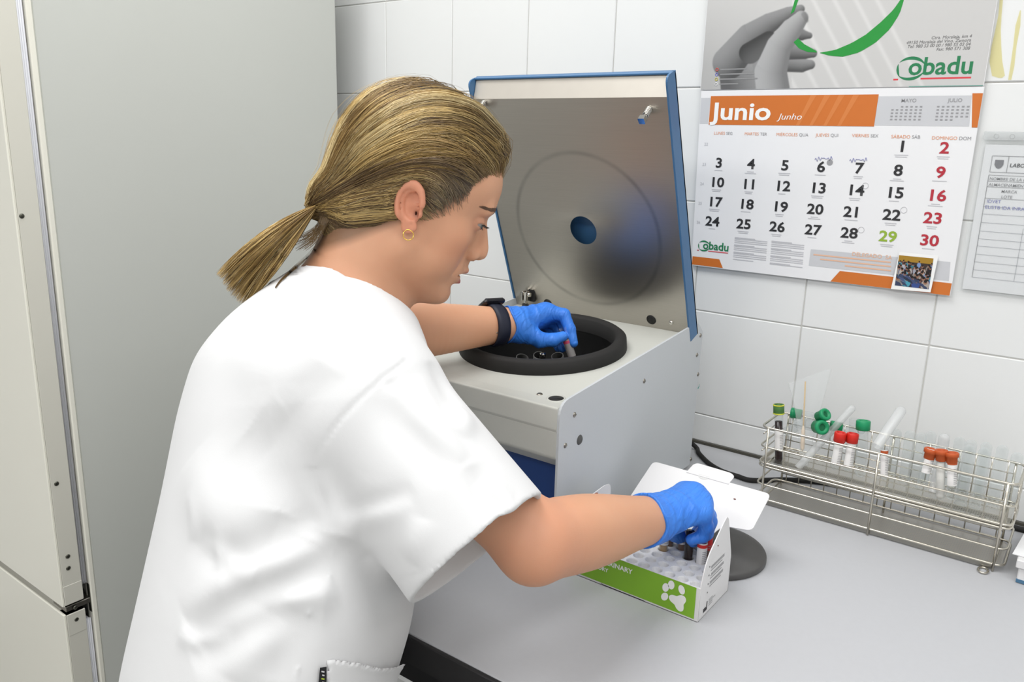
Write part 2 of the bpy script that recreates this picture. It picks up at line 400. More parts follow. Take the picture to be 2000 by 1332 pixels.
obj('front_panel', MB().box((x0, -.515, .012), (x1, -.505, .14)), M_navy, cf, 'recessed navy blue front panel')
obj('rear_panel', MB().box((x0, -.14, .012), (x1, -.135, .25)), M_cpanel, cf)
obj('base_plate', MB().box((x0, -.545, .006), (x1, -.13, .012)), M_cpanel, cf)
for x in (x0+.03, x1-.03):
    for y in (-.5, -.18): obj('foot', MB().lathe([(.015, 0), (.015, .007)], 16, (x, y, 0), cap=(True, True)), M_rubber, cf)
# bowl, seal, rotor
pr = [(BR-.020, -.004), (BR-.019, .0175), (BR-.014, .021), (BR-.006, .021), (BR-.001, .017), (BR, .0), (BR-.002, -.003)]
sealo = TP(BC, BS)
obj('bowl_seal', MB().lathe(pr, 72, sealo, tn), M_rubber, cf, 'thick black rubber ring around the bowl')
obj('bowl', MB().lathe([(BR-.0195, .004), (BR-.021, -.10), (BR-.035, -.115), (.001, -.115)], 64, sealo, tn), M_bowl, cf)
rot = obj('rotor', MB().lathe([(.001, -.050), (.022, -.051), (.028, -.058), (.085, -.066), (.088, -.074), (.03, -.085), (.03, -.114)], 48, sealo, tn), M_bowl, cf)
obj('hub_nut', MB().lathe([(.0005, -.010), (.0044, -.010), (.0054, -.013), (.0054, -.018), (.0042, -.020), (.0055, -.023), (.0066, -.028), (.0066, -.032), (.013, -.033), (.013, -.050)], 24, sealo, tn), M_chrome, rot, 'chrome nut on the rotor hub')
for k in range(12):
    a = 2*math.pi*(k+.35)/12; c = TP(BC+.062*math.cos(a), BS+.062*math.sin(a), -.0435); ax = tn*.93-(np.array([math.cos(a), 0, 0])+ta*math.sin(a))*.34
    obj('tube_bucket', MB().lathe([(.0092, .010), (.0105, .010), (.0105, -.05), (.0088, -.05), (.0090, .010)], 20, c, ax), mat('bucket_grey', (92, 92, 90), .35), rot)
q = ONP(1054, 770, tn, tn@t0); obj('screw', MB().lathe([(.0001, .0012), (.0032, .0012), (.0044, .0)], 14, q, tn), M_screw, cf)
q = ONP(1086, 779, tn, tn@t0); obj('latch_hole', MB().lathe([(.0001, .0004), (.0105, .0004), (.0105, 0)], 24, q, tn), M_bowl, cf)
obj('latch_hole_rim', MB().lathe([(.0105, .0002), (.0108, .0014), (.0128, .0012), (.0132, 0)], 24, q, tn), M_cgrey, cf)
q = ONP(1111, 783, tn, tn@t0); obj('pin_hole', MB().lathe([(.0001, .0004), (.003, .0004), (.003, 0)], 12, q+np.array([-.006, 0, 0]), tn), M_bowl, cf)
# raised lid: coordinates x, s (up along the lid), h (towards the operator)
ld = np.array([0, -.353, .936]); ld /= np.linalg.norm(ld); ln = np.array([0, -ld[2], ld[1]]); l0 = np.array([0, -.145, .258])
def LP(x, s, h=0): return l0+np.array([x, 0, 0])+ld*s+ln*h
LX0, LX1, LH, LS0, LS1 = -.487, -.1265, .026, -.012, .424
lid = obj('lid', MB().prism([(LX0, LS0), (LX1, LS0), (LX1, LS1), (LX0, LS1)], ln*.003, l0, (1, 0, 0), ld), M_cblue, cf, 'raised blue lid with steel inner plate')
sidep = rpoly([(LS0, 0), (LS1, 0), (LS1, LH+.002), (LS0, LH+.002)], [.001, .008, .024, .001], 6)
for x in (LX0, LX1-.003): obj('lid_side', MB().prism(sidep, (.003, 0, 0), l0+np.array([x, 0, 0]), ld, ln), M_cblue, lid)
obj('lid_top', MB().prism(rpoly([(LS1-.003, 0), (LS1, 0), (LS1, .012), (LS1-.003, .012)], .001), (LX1-LX0-.006, 0, 0), l0+np.array([LX0+.003, 0, 0]), ld, ln), M_cblue, lid)
# inner plate: brushed steel with the rubbed ring of the bowl seal, top strip folded back
def steel_plate():
    m = bpy.data.materials.new('brushed_steel'); m.use_nodes = True; N = m.node_tree.nodes; L = m.node_tree.links; b = N['Principled BSDF']
    tc = N.new('ShaderNodeTexCoord'); mp = N.new('ShaderNodeMapping'); mp.inputs['Scale'].default_value = (4, 600, 600)
    nz = N.new('ShaderNodeTexNoise'); nz.inputs['Scale'].default_value = 3; nz.inputs['Detail'].default_value = 4
    L.new(tc.outputs['Object'], mp.inputs[0]); L.new(mp.outputs[0], nz.inputs['Vector'])
    c = LP(-.302, .170, LH)-wpos(cf)
    vs = N.new('ShaderNodeVectorMath'); vs.operation = 'DISTANCE'; vs.inputs[1].default_value = tuple(c); L.new(tc.outputs['Object'], vs.inputs[0])
    ma = N.new('ShaderNodeMath'); ma.operation = 'SUBTRACT'; ma.inputs[1].default_value = .137; L.new(vs.outputs['Value'], ma.inputs[0])
    ab = N.new('ShaderNodeMath'); ab.operation = 'ABSOLUTE'; L.new(ma.outputs[0], ab.inputs[0])
    rg = N.new('ShaderNodeMapRange'); rg.inputs[1].default_value = .0; rg.inputs[2].default_value = .0065; rg.inputs[3].default_value = .55; rg.inputs[4].default_value = 0.; rg.interpolation_type = 'SMOOTHSTEP'; L.new(ab.outputs[0], rg.inputs[0])
    n3 = N.new('ShaderNodeTexNoise'); n3.inputs['Scale'].default_value = 14; L.new(tc.outputs['Object'], n3.inputs['Vector'])
    mu = N.new('ShaderNodeMath'); mu.operation = 'MULTIPLY'; L.new(rg.outputs[0], mu.inputs[0]); L.new(n3.outputs['Fac'], mu.inputs[1])
    cr = N.new('ShaderNodeMixRGB'); cr.inputs[1].default_value = (.44, .415, .375, 1); cr.inputs[2].default_value = (.53, .50, .455, 1); L.new(nz.outputs['Fac'], cr.inputs[0])
    c2 = N.new('ShaderNodeMixRGB'); c2.inputs[2].default_value = (.12, .115, .11, 1); L.new(mu.outputs[0], c2.inputs[0]); L.new(cr.outputs[0], c2.inputs[1]); L.new(c2.outputs[0], b.inputs['Base Color'])
    b.inputs['Metallic'].default_value = 1; b.inputs['Roughness'].default_value = .36; b.inputs['Anisotropic'].default_value = .4
    bp = N.new('ShaderNodeBump'); bp.inputs['Strength'].default_value = .02; bp.inputs['Distance'].default_value = .0005; L.new(nz.outputs['Fac'], bp.inputs['Height']); L.new(bp.outputs[0], b.inputs['Normal'])
    return m
M_steel = steel_plate()
# plate with the round hole cut out
mb = MB(); n = 48; hx, hs, hr = -.306, .172, .0255
inn = []; out = []; px0, px1, ps0, ps1 = LX0+.004, LX1-.004, LS0+.012, .394
for k in range(n):
    a = 2*math.pi*k/n; c, s_ = math.cos(a), math.sin(a); inn.append(LP(hx+hr*c, hs+hr*s_, LH))
    t = min([(px1-hx)/c if c > 1e-9 else 9, (px0-hx)/c if c < -1e-9 else 9, (ps1-hs)/s_ if s_ > 1e-9 else 9, (ps0-hs)/s_ if s_ < -1e-9 else 9]); out.append(LP(hx+t*c, hs+t*s_, LH))
vs = inn+out; fs = [(k, (k+1) % n, n+(k+1) % n, n+k) for k in range(n)]
for (x, s_) in ((px0, ps0), (px1, ps0), (px1, ps1), (px0, ps1)):
    k = int((math.atan2(s_-hs, x-hx) % (2*math.pi))/(2*math.pi/n)); fs.append((n+k, n+(k+1) % n, len(vs))); vs.append(LP(x, s_, LH))
obj('inner_plate', mb.add(vs, fs), M_steel, lid, 'brushed steel inner plate with a round hole')
obj('top_strip', MB().add([LP(px0, ps1, LH), LP(px1, ps1, LH), LP(px1, LS1-.004, LH-.017), LP(px0, LS1-.004, LH-.017)], [(0, 1, 2, 3)]), mat('bright_steel', (206, 200, 190), .45, .6, var=.04, vscale=40), lid)
obj('bottom_rail', MB().prism([(LS0+.012, LH-.001), (LS0-.002, LH), (LS0-.004, .004), (LS0+.012, .004)], (LX1-LX0-.006, 0, 0), l0+np.array([LX0+.003, 0, 0]), ld, ln), mat('rail_grey', (150, 156, 162), .45), lid)
for (x, s_) in ((-.409, .015), (-.197, .017)):
    obj('vent_hole', MB().lathe([(.0001, .0005), (.0088, .0005), (.0088, .0)], 24, LP(x, s_, LH), ln), M_bowl, lid)
obj('screw', MB().lathe([(.0001, .003), (.0028, .003), (.0040, .0015), (.0040, 0)], 14, LP(-.160, .018, LH), ln), M_chrome, lid)
for x, s_ in ((-.160, .377), (-.462, .388)):
    sg = MB(); c0 = LP(x, s_, LH)
    axis = ln*.9-np.array([0, 0, .44]); axis /= np.linalg.norm(axis); e1 = np.array([1., 0, 0]); e2 = np.cross(axis, e1)
    sg.tube([c0+axis*(.0002*i)+(e1*math.cos(i*.55)+e2*math.sin(i*.55))*.0044 for i in range(72)], .0010, 6)
    sg.lathe([(.0028, 0), (.0028, .024), (.0001, .024)], 12, c0, axis)
    sg.prism(rpoly([(-.005, -.004), (.005, -.004), (.005, .006), (-.005, .006)], .001), axis*.008, c0+axis*.02, e1, e2)
    obj('latch_spring', sg, M_chrome, lid)
# gas strut with its clevis on the left
c0 = LP(-.448, .028, LH)
st = obj('gas_strut', MB().tube([c0+ln*.012-np.array([0, 0, .012]), c0+ln*.012+np.array([-.003, -.008, -.05]), c0+ln*.012+np.array([-.006, -.016, -.1])], .0062, 14), M_rubber, lid)
obj('clevis', MB().box((c0[0]-.006, c0[1]-.018, c0[2]-.010), (c0[0]-.003, c0[1]-.004, c0[2]+.008), .001).box((c0[0]+.003, c0[1]-.018, c0[2]-.010), (c0[0]+.006, c0[1]-.004, c0[2]+.008), .001)
    .tube([(c0[0]-.010, c0[1]-.011, c0[2]+.002), (c0[0]+.010, c0[1]-.011, c0[2]+.002)], .0040, 12).box((c0[0]-.003, c0[1]-.015, c0[2]-.016), (c0[0]+.003, c0[1]-.007, c0[2]+.006), .001), M_chrome, st)
obj('strut_bracket', MB().box((c0[0]+.0, c0[1]-.004, c0[2]-.012), (c0[0]+.014, c0[1]+.002, c0[2]+.014), .001), M_bowl, lid)

# ------------------------------------------------------------------ power cable lying along the wall
def bez(pts, n=8):
    """smooth catmull-rom path"""
    P = [np.array(p, float) for p in pts]; P = [2*P[0]-P[1]]+P+[2*P[-1]-P[-2]]; out = []
    for i in range(1, len(P)-2):
        for k in range(n):
            t = k/n; a, b, c, d = P[i-1:i+3]
            out.append(.5*((2*b)+(-a+c)*t+(2*a-5*b+4*c-d)*t*t+(-a+3*b-3*c+d)*t**3))
    return out+[P[-2]]
cab_p = [(-.19, -.12, .05), (-.18, -.06, .03), (-.155, -.040, .006)]+[tuple(ONP(u, v, (0, 0, 1), .0045)) for u, v in [(1365, 885), (1385, 905), (1410, 920), (1440, 930), (1470, 938)]]+[(.03, -.075, .0045), (.09, -.045, .0045), (.2, -.035, .0045), (.38, -.028, .0045), (.6, -.03, .0045)]
tag(obj('power_cable', MB().tube(bez(cab_p), .0042, 10), M_rubber, origin=(0, 0, 0)), 'black power cable lying on the bench behind the centrifuge', 'cable')

# ------------------------------------------------------------------ dark round base behind the carton
dc = np.array([.026, -.392, 0])
tag(obj('round_stand_base', MB().lathe([(.0005, .021), (.010, .021), (.015, .0195), (.045, .0165), (.066, .0125), (.0745, .0095), (.0760, .007), (.0760, .0015), (.074, 0), (.0005, 0)], 64, dc), mat('dark_grey_plastic', (78, 77, 76), .42, var=.04, bump=.05, bscale=600), origin=tuple(dc)), 'dark grey round stand base behind the veterinary carton', 'stand base')
# ------------------------------------------------------------------ veterinary carton with foam tube holder
QX0, QX1, QY0, QY1, QH = -.093, .0845, -.562, -.470, .046
T = .0012
bx = thing('tube_carton', ((QX0+QX1)/2, (QY0+QY1)/2, 0), 'open white carton with green band and white paw print, foam inside', 'carton')
fw_ = obj('front_wall', MB().box((QX0, QY0, 0), (QX1, QY0+T, QH-.001), .0003), M_card, bx)
obj('back_wall', MB().box((QX0, QY1-T, 0), (QX1, QY1, QH), .0003), M_card, bx)
obj('carton_bottom', MB().box((QX0, QY0, 0), (QX1, QY1, T), .0003), M_card, bx)
YZ = dict(e1=(0, 1, 0), e2=(0, 0, 1))
rw = obj('right_wall', MB().prism(rpoly([(QY0, 0), (QY1, 0), (QY1, .05), (-.491, .108), (-.497, .1135), (-.506, .109), (-.543, .083), (-.553, .070), (QY0+.001, .046)], [0, 0, .01, .004, .004, .008, .006, .01, 0]), (T, 0, 0), (QX1-T, 0, 0), **YZ), M_card, bx)
lw_ = obj('left_wall', MB().prism(rpoly([(QY0, 0), (QY1, 0), (QY1, .06), (-.474, .098), (-.49, .101), (-.552, .097), (-.558, .07), (QY0, .046)], [0, 0, .004, .006, .004, .008, .006, 0]), (T, 0, 0), (QX0, 0, 0), **YZ), M_card, bx)
obj('red_smear', stain2 := MB().add([(QX0+T+.0003, y, z) for y, z in [(-.522, .094), (-.515, .099), (-.508, .097), (-.509, .085), (-.511, .074), (-.514, .066), (-.517, .076), (-.516, .088)]], [tuple(range(8))]), mat('dried_red', (176, 104, 76), .6, var=.2, vscale=200), lw_)
gb = obj('green_band', MB().add([(QX0+.0005, QY0-.0003, .0035), (.0795, QY0-.0003, .0030), (.0795, QY0-.0003, .0445), (QX0+.0005, QY0-.0003, .0445)], [(0, 1, 2, 3)]), M_green, fw_)
def disc2(c, rx, rz, ang=0, n=20, y=QY0-.0006):
    return [(c[0]+rx*math.cos(t)*math.cos(ang)-rz*math.sin(t)*math.sin(ang), y, c[1]+rx*math.cos(t)*math.sin(ang)+rz*math.sin(t)*math.cos(ang)) for t in [2*math.pi*k/n for k in range(n)]]
for c, a in (((.0405, .0305), -.25), ((.0475, .0365), -.1), ((.0612, .0352), .25), ((.0402, .0180), -.5)):
    obj('paw_toe', MB().add(disc2(c, .0042, .0060, a), [tuple(range(20))]), M_wprint, fw_)
pad = []
for k in range(36):
    t = 2*math.pi*k/36; r = .0098+.0026*math.cos(3*(t-math.pi/6-.35)); pad.append((.0582+r*math.cos(t)*1.02, QY0-.0006, .0180+r*math.sin(t)))
obj('paw_pad', MB().add(pad, [tuple(range(36))]), M_wprint, fw_)
text('VETERINARY', .0094, (-.0055, QY0-.0006, .0310), M_wprint, fw_, align='RIGHT', bold=.018)
text('LABORATORY', .0076, (-.0395, QY0-.0006, .0210), M_wprint, fw_, align='RIGHT', bold=.018)
obj('tuck_slot', strips([((-.045, QY0-.0004, .0014), (.012, QY0-.0004, .0014)), ((.012, QY0-.0004, .0014), (.016, QY0-.0004, .0004)), ((-.049, QY0-.0004, .0022), (-.045, QY0-.0004, .0014))], .0007, (0, -1, 0)), M_kprint, fw_)
XR_ = QX1+.0003
for k in range(9):
    z = .064-.0035*k-(0.0015 if k % 3 == 0 else 0)
    obj('text_line', strips([((XR_, -.535+.002*(k == 3), z), (XR_, -.535+.034+.006*(k % 3 != 2), z))], .0012, (1, 0, 0)), M_gprint, rw)
for k in range(4): obj('bullet', strips([((XR_, -.541, .0645-.0115*k), (XR_, -.539, .0645-.0115*k))], .0018, (1, 0, 0)), M_kprint, rw)
obj('factory_mark', MB().add([(XR_, y, z) for y, z in [(-.548, .006), (-.537, .006), (-.537, .0175), (-.5395, .0175), (-.5395, .010), (-.5425, .012), (-.5425, .010), (-.5455, .012), (-.5455, .010), (-.548, .012)]], [tuple(range(10))]), M_kprint, rw)
for k in range(4): obj('text_line', strips([((XR_, -.533, .009+.0026*k), (XR_, -.533+.012+.008*(k == 2), .009+.0026*k))], .0009, (1, 0, 0)), M_gprint, rw)
obj('red_speck', MB().ball((QX1+.0002, -.520, .084), .0009, 5), mat('dark_red', (110, 60, 50), .6), rw)
# lid panel folded open to the rear
hp = np.array([0, -.452, .040]); lt = np.array([0, -.352, .0935])-hp; LLn = np.linalg.norm(lt); lt = lt/LLn; lnn = np.cross([1, 0, 0], lt)
lidp = rpoly([(-.060, 0), (.035, 0), (.050, .040), (.088, .046), (.089, LLn), (-.089, LLn), (-.091, .02)], [0, 0, .01, .008, .008, .008, .008])
lf = obj('lid_flap', MB().prism(lidp, lnn*-.0012, hp, (1, 0, 0), lt), M_card, bx)
obj('hinge_strip', MB().add([(-.060, QY1, QH-.002), (.035, QY1, QH-.002), (.035, hp[1], hp[2]), (-.060, hp[1], hp[2])], [(0, 1, 2, 3)]), M_card, bx)
t2 = lt*.75+np.array([0, .66, -.1]); t2 /= np.linalg.norm(t2); q0 = hp+lt*LLn
obj('lock_tab', MB().prism(rpoly([(-.034, -.004), (.030, -.004), (.030, .018), (.022, .024), (-.030, .026), (-.034, .020)], [0, 0, .006, .004, .005, .004]), np.cross([1, 0, 0], t2)*-.0012, q0, (1, 0, 0), t2), M_card, lf)
obj('thumb_notch', MB().add([hp+lt*(LLn-.0005)+np.array([-.008+.009*math.cos(a)*-1, 0, 0])-lt*.007*math.sin(a)+lnn*.0004 for a in [math.pi*k/10 for k in range(11)]], [tuple(range(11))]), mat('notch_grey', (206, 206, 204), .7), lf)
q = ONP(1435, 975, lnn, lnn@hp); obj('red_speck', MB().ball(q+lnn*.0004, .0013, 5, (1.4, 1, .6)), MATS['dark_red'], lf)
# foam block with tube wells
fm = MB(); FZ = .0425; nx, ny = 10, 5; fx0, fx1, fy0, fy1 = QX0+T+.0008, QX1-T-.0008, QY0+T+.0008, QY1-T-.0008
dx, dy = (fx1-fx0)/nx, (fy1-fy0)/ny; hr = .0066; sg = 16
for i in range(nx):
    for j in range(ny):
        cx, cy = fx0+(i+.5)*dx, fy0+(j+.5)*dy; A = []; B = []; D = []; E_ = []
        for k in range(sg):
            a = 2*math.pi*(k+.5)/sg; c, s_ = math.cos(a), math.sin(a); t = min(dx/2/abs(c), dy/2/abs(s_))
            B.append((cx+c*t, cy+s_*t, FZ)); A.append((cx+hr*1.12*c, cy+hr*1.12*s_, FZ)); D.append((cx+hr*c, cy+hr*s_, FZ-.0012)); E_.append((cx+hr*.80*c, cy+hr*.80*s_, FZ-.0065))
        o_ = sg; ff = []
        for k in range(sg):
            k2 = (k+1) % sg; ff += [(k, k2, o_+k2, o_+k), (o_+k, o_+k2, 2*o_+k2, 2*o_+k), (2*o_+k, 2*o_+k2, 3*o_+k2, 3*o_+k)]
        ff.append(tuple(3*o_+k for k in range(sg)))
        fm.add(B+A+D+E_, ff)
        for sx_, sy_ in ((1, 1), (-1, 1), (-1, -1), (1, -1)):
            a = math.atan2(sy_*dy, sx_*dx) % (2*math.pi); k = int((a/(2*math.pi)*sg-.5) % sg); o2 = len(fm.v)-4*sg
            fm.v.append((cx+sx_*dx/2, cy+sy_*dy/2, FZ)); 
            base = len(fm.v)-1
            # corner triangle between the two border samples either side of the corner
            fm.f.append((base-4*sg-[(1, 1), (-1, 1), (-1, -1), (1, -1)].index((sx_, sy_))+k, base-4*sg-[(1, 1), (-1, 1), (-1, -1), (1, -1)].index((sx_, sy_))+(k+1) % sg, base)); fm.sm.append(False)
fm.add([(fx0, fy0, T), (fx1, fy0, T), (fx1, fy1, T), (fx0, fy1, T), (fx0, fy0, FZ), (fx1, fy0, FZ), (fx1, fy1, FZ), (fx0, fy1, FZ)], [(0, 1, 5, 4), (1, 2, 6, 5), (2, 3, 7, 6), (3, 0, 4, 7)])
obj('foam_block', fm, M_foam, bx, 'white foam block with rows of tube wells')

# ------------------------------------------------------------------ sample tubes
M_lab = mat('tube_label', (232, 230, 228), .55, var=.02)
M_blood = mat('blood', (34, 14, 14), .2, var=.15)
M_serum = mat('serum', (186, 150, 104), .3, var=.1)
M_brown = mat('brown_serum', (122, 88, 70), .3, var=.15)
M_redlab = mat('red_label', (204, 44, 40), .5, var=0)
CAPS = {'yellow': mat('yellow_cap', (206, 208, 60), .35, var=.05), 'green': mat('green_cap', (22, 142, 92), .4, var=.05), 'red': mat('red_cap', (206, 38, 28), .4, var=.05),
        'orange': mat('orange_cap', (186, 82, 34), .55, var=.08), 'dgreen': mat('dark_green_cap', (74, 120, 62), .4, var=.05)}
def tube_thing(name, base, axis, length, r, label, cat='test tube', group=None, cap=None, fill=None, lab=None, glass=None, inverted=False, capkind='screw'):
    """a blood tube with its round end at base; parts: tube_wall, cap, liquid, paper_label"""
    base = np.array(base, float); ax = np.array(axis, float); ax /= np.linalg.norm(ax)
    t = thing(name, tuple(base), label, cat, group)
    prof = [(max(1e-4, r*math.sin(a)), r-r*math.cos(a)) for a in [math.pi/2*k/6 for k in range(7)]]+[(r, length*.5), (r, length)]
    if inverted: prof = prof[:-1]+[(r, length), (r*1.12, length), (r*1.12, length-.001)]
    obj('tube_wall', MB().lathe(prof, 20, base, ax), glass or M_clear, t)
    if fill:
        h, m = fill; obj('liquid', MB().lathe([(max(1e-4, (r-.0009)*math.sin(a)), r-(r-.0009)*math.cos(a)) for a in [math.pi/2*k/6 for k in range(7)]]+[(r-.0009, h), (1e-4, h)], 20, base, ax), m, t)
    if lab:
        a0, a1, m, red = lab
        n = 24; vs = []; e1 = CRT-ax*(CRT@ax); e1 /= np.linalg.norm(e1); e2 = np.cross(ax, e1)
        if e2@CFW > 0: e2 = -e2
        rr_ = r+.0003; ks = [math.pi*(-.15+1.1*k/n) for k in range(n+1)]
        for h in (a0, a1): vs += [base+ax*h+rr_*(e1*math.cos(q)+e2*math.sin(q)) for q in ks]
        lo = obj('paper_label', MB().add(vs, [(k, k+1, n+2+k, n+1+k) for k in range(n)], True), m, t)
        def band(h0, h1, k0, k1, mm, nm, dr=.0002):
            w = []
            for h in (h0, h1): w += [base+ax*h+(rr_+dr)*(e1*math.cos(q)+e2*math.sin(q)) for q in ks[k0:k1+1]]
            c = k1-k0+1; obj(nm, MB().add(w, [(k, k+1, c+1+k, c+k) for k in range(c-1)], True), mm, lo)
        if red: band(a1-.006, a1-.0015, 0, n, red, 'label_stripe')
        hh = a0+.003
        while hh < a1-.010:
            band(hh, hh+.0007, 8, 15, M_gprint, 'label_text'); hh += .0026
    if cap:
        m = CAPS[cap]; L_ = length
        if capkind == 'screw': cp = [(r*.98, L_-.010), (r*1.28, L_-.009), (r*1.30, L_+.004), (r*1.18, L_+.0055), (r*.92, L_+.0055), (r*.86, L_+.0045), (r*.80, L_+.001), (1e-4, L_+.001)]
        elif capkind == 'ridge': cp = [(r*.98, L_-.008), (r*1.22, L_-.008), (r*1.22, L_+.003), (r*1.34, L_+.0035), (r*1.34, L_+.0085), (r*1.15, L_+.0095), (r*.72, L_+.0095), (r*.66, L_+.006), (1e-4, L_+.006)]
        else: cp = [(r*.96, L_-.006), (r*1.12, L_-.005), (r*1.16, L_+.003), (r*1.42, L_+.0038), (r*1.46, L_+.0085), (r*1.30, L_+.0098), (r*.85, L_+.0095), (r*.78, L_+.0055), (1e-4, L_+.0055)]
        co = obj('cap', MB().lathe(cp, 24, base, ax), m, t)
        obj('cap_well', MB().lathe([(r*.74, cp[-1][1]+.0003), (1e-4, cp[-1][1]+.0003)], 16, base, ax), mat('cap_dark_'+cap, {'yellow': (60, 66, 30), 'green': (14, 104, 66), 'red': (120, 34, 30), 'orange': (140, 54, 20), 'dgreen': (40, 70, 36)}[cap], .6), co)
    if cap == 'dgreen':
        for h in (-.0085, .005): obj('cap_rim', MB().lathe([(r*1.2, length+h-.001), (r*1.34, length+h-.0008), (r*1.34, length+h+.0008), (r*1.2, length+h+.001)], 24, base, ax), CAPS['yellow'], co)
    return t
# tubes in the foam around the hand
def well(i, j): return (fx0+(i+.5)*dx, fy0+(j+.5)*dy, FZ-.0060)
tube_thing('blood_tube', well(5, 3), (0, 0, 1), .046, .0058, 'pale serum tube in the carton foam, leftmost one below the gloved hand', group='tubes in the carton', fill=(.016, M_serum), lab=(.014, .034, M_lab, None))
tube_thing('blood_tube', well(5, 4), (0, 0, 1), .042, .0058, 'brown tube in the rear foam row, leftmost one under the glove', group='tubes in the carton', fill=(.022, M_brown))
tube_thing('blood_tube', well(6, 4), (0, 0, 1), .044, .0058, 'tube of brown serum in the rear foam row below the knuckles', group='tubes in the carton', fill=(.020, M_brown), lab=(.014, .034, M_lab, None))
tube_thing('blood_tube', well(7, 3), (.02, -.03, 1), .050, .0062, 'dark blood tube standing in the carton directly under the gloved fingertips', group='tubes in the carton', glass=M_clear2, fill=(.044, M_blood))
tube_thing('blood_tube', well(8, 3), (0, 0, 1), .040, .0062, 'tube with red topped white label in the carton beside the dark tube', group='tubes in the carton', fill=(.022, M_brown), lab=(.004, .034, M_lab, M_redlab))
tube_thing('blood_tube', well(8, 4), (0, 0, 1), .040, .0058, 'reddish brown tube in the carton, closest to its upright right flap', group='tubes in the carton', fill=(.022, M_brown), lab=(.018, .034, M_redlab, None))

# ------------------------------------------------------------------ stainless wire tube rack
RX0, RX1, RY0, RY1 = .013, .360, -.190, -.098
rk = thing('wire_tube_rack', ((RX0+RX1)/2, (RY0+RY1)/2, 0), 'two tier stainless wire test tube rack along the tiled wall', 'rack')
def loop(z, r=.0015, ins=0., rad=.014):
    p = rpoly([(RX0+ins, RY0+ins), (RX1-ins, RY0+ins), (RX1-ins, RY1-ins), (RX0+ins, RY1-ins)], rad, 6); return MB().tube([(x, y, z) for x, y in p], r, 8, closed=True)
for z, r in ((.1285, .0018), (.0965, .0015), (.0695, .0018), (.0645, .0018), (.034, .0015), (.010, .0018)):
    obj('rail', loop(z, r), M_wire, rk)
PX_ = [RX0+.012, (RX0+RX1)/2, RX1-.012]
for x in PX_:
    zz = (.0, .0645) if x != PX_[1] else (.0, .1285)
    for y in (RY0, RY1):
        obj('post', MB().tube([(x, y-.002 if y == RY0 else y+.002, .001), (x, y-.002 if y == RY0 else y+.002, .1285)], .0018, 8), M_wire, rk)
for x in (RX0+.012, RX1-.012):
    for z in (.0695, .010): obj('end_bar', MB().tube([(x, RY0, z-.002), (x, RY1, z-.002)], .0014, 6), M_wire, rk)
nv = 17
for k in range(1, nv):
    x = RX0+(RX1-RX0)*k/nv
    obj('back_wire', MB().tube([(x, RY1-.001, .070), (x, RY1-.001, .1285)], .0009, 6), M_wire, rk)
    obj('back_wire', MB().tube([(x, RY1-.001, .012), (x, RY1-.001, .0645)], .0009, 6), M_wire, rk)
for z in (.084, .1125, .024, .045, .055): obj('back_wire', MB().tube([(RX0+.012, RY1-.0025, z), (RX1-.012, RY1-.0025, z)], .0009, 6), M_wire, rk)
for z in (.084, .1125):
    for x in (RX0, RX1): obj('end_wire', MB().tube([(x, RY0+.014, z), (x, RY1-.014, z)], .0010, 6), M_wire, rk)
for k in range(3):
    y = RY0+(RY1-RY0)*(k+1)/4; x = RX1
    obj('end_wire', MB().tube([(x, y, .0695), (x, y, .1285)], .0010, 6), M_wire, rk)
ft = [(RX1-.014+.006*math.cos(a)-.008, RY0-.004+.009*math.sin(a)-.006, .002) for a in [2*math.pi*k/16 for k in range(16)]]
obj('foot_loop', MB().tube(ft, .0015, 6, closed=True), M_wire, rk)
ft = [(RX0+.012+.006*math.cos(a)+.004, RY0-.003+.006*math.sin(a), .002) for a in [2*math.pi*k/16 for k in range(16)]]
def mesh_sheet():
    """expanded stainless mesh: diamond openings are cut through the sheet"""
    m = bpy.data.materials.new('expanded_mesh'); m.use_nodes = True; N = m.node_tree.nodes; L = m.node_tree.links; b = N['Principled BSDF']; out = N['Material Output']
    b.inputs['Base Color'].default_value = (.62, .59, .53, 1); b.inputs['Metallic'].default_value = 1; b.inputs['Roughness'].default_value = .3
    tc = N.new('ShaderNodeTexCoord'); sp = N.new('ShaderNodeSeparateXYZ'); L.new(tc.outputs['Object'], sp.inputs[0])
    def mth(op, a, b_=None, v=None):
        n = N.new('ShaderNodeMath'); n.operation = op; L.new(a, n.inputs[0])
        if b_ is not None: L.new(b_, n.inputs[1])
        if v is not None: n.inputs[1].default_value = v
        return n.outputs[0]
    u = mth('MULTIPLY', sp.outputs[0], v=math.pi/.0060); w = mth('MULTIPLY', sp.outputs[1], v=math.pi/.0036)
    s = mth('MULTIPLY', mth('SINE', mth('ADD', u, w)), mth('SINE', mth('SUBTRACT', u, w)))
    g = mth('GREATER_THAN', mth('ABSOLUTE', s), v=.42)
    tr = N.new('ShaderNodeBsdfTransparent'); mx = N.new('ShaderNodeMixShader'); L.new(g, mx.inputs[0]); L.new(b.outputs[0], mx.inputs[1]); L.new(tr.outputs[0], mx.inputs[2]); L.new(mx.outputs[0], out.inputs[0])
    return m
M_mesh = mesh_sheet()
for z in (.0675, .008):
    pts = rpoly([(RX0+.003, RY0+.002), (RX1-.003, RY0+.002), (RX1-.003, RY1-.002), (RX0+.003, RY1-.002)], .012, 5)
    sh = obj('mesh_shelf', MB().add([(x, y, z) for x, y in pts], [tuple(range(len(pts)))]), M_mesh, rk)
    obj('shelf_lip', MB().add([(RX0+.014, RY0+.0012, z-.006), (RX1-.014, RY0+.0012, z-.006), (RX1-.014, RY0+.0012, z), (RX0+.014, RY0+.0012, z)], [(0, 1, 2, 3)]), M_steelrim, sh)
SZ = .0690   # top of the upper shelf
def at(u, v, y): return ONP(u, v, (0, 1, 0), y)
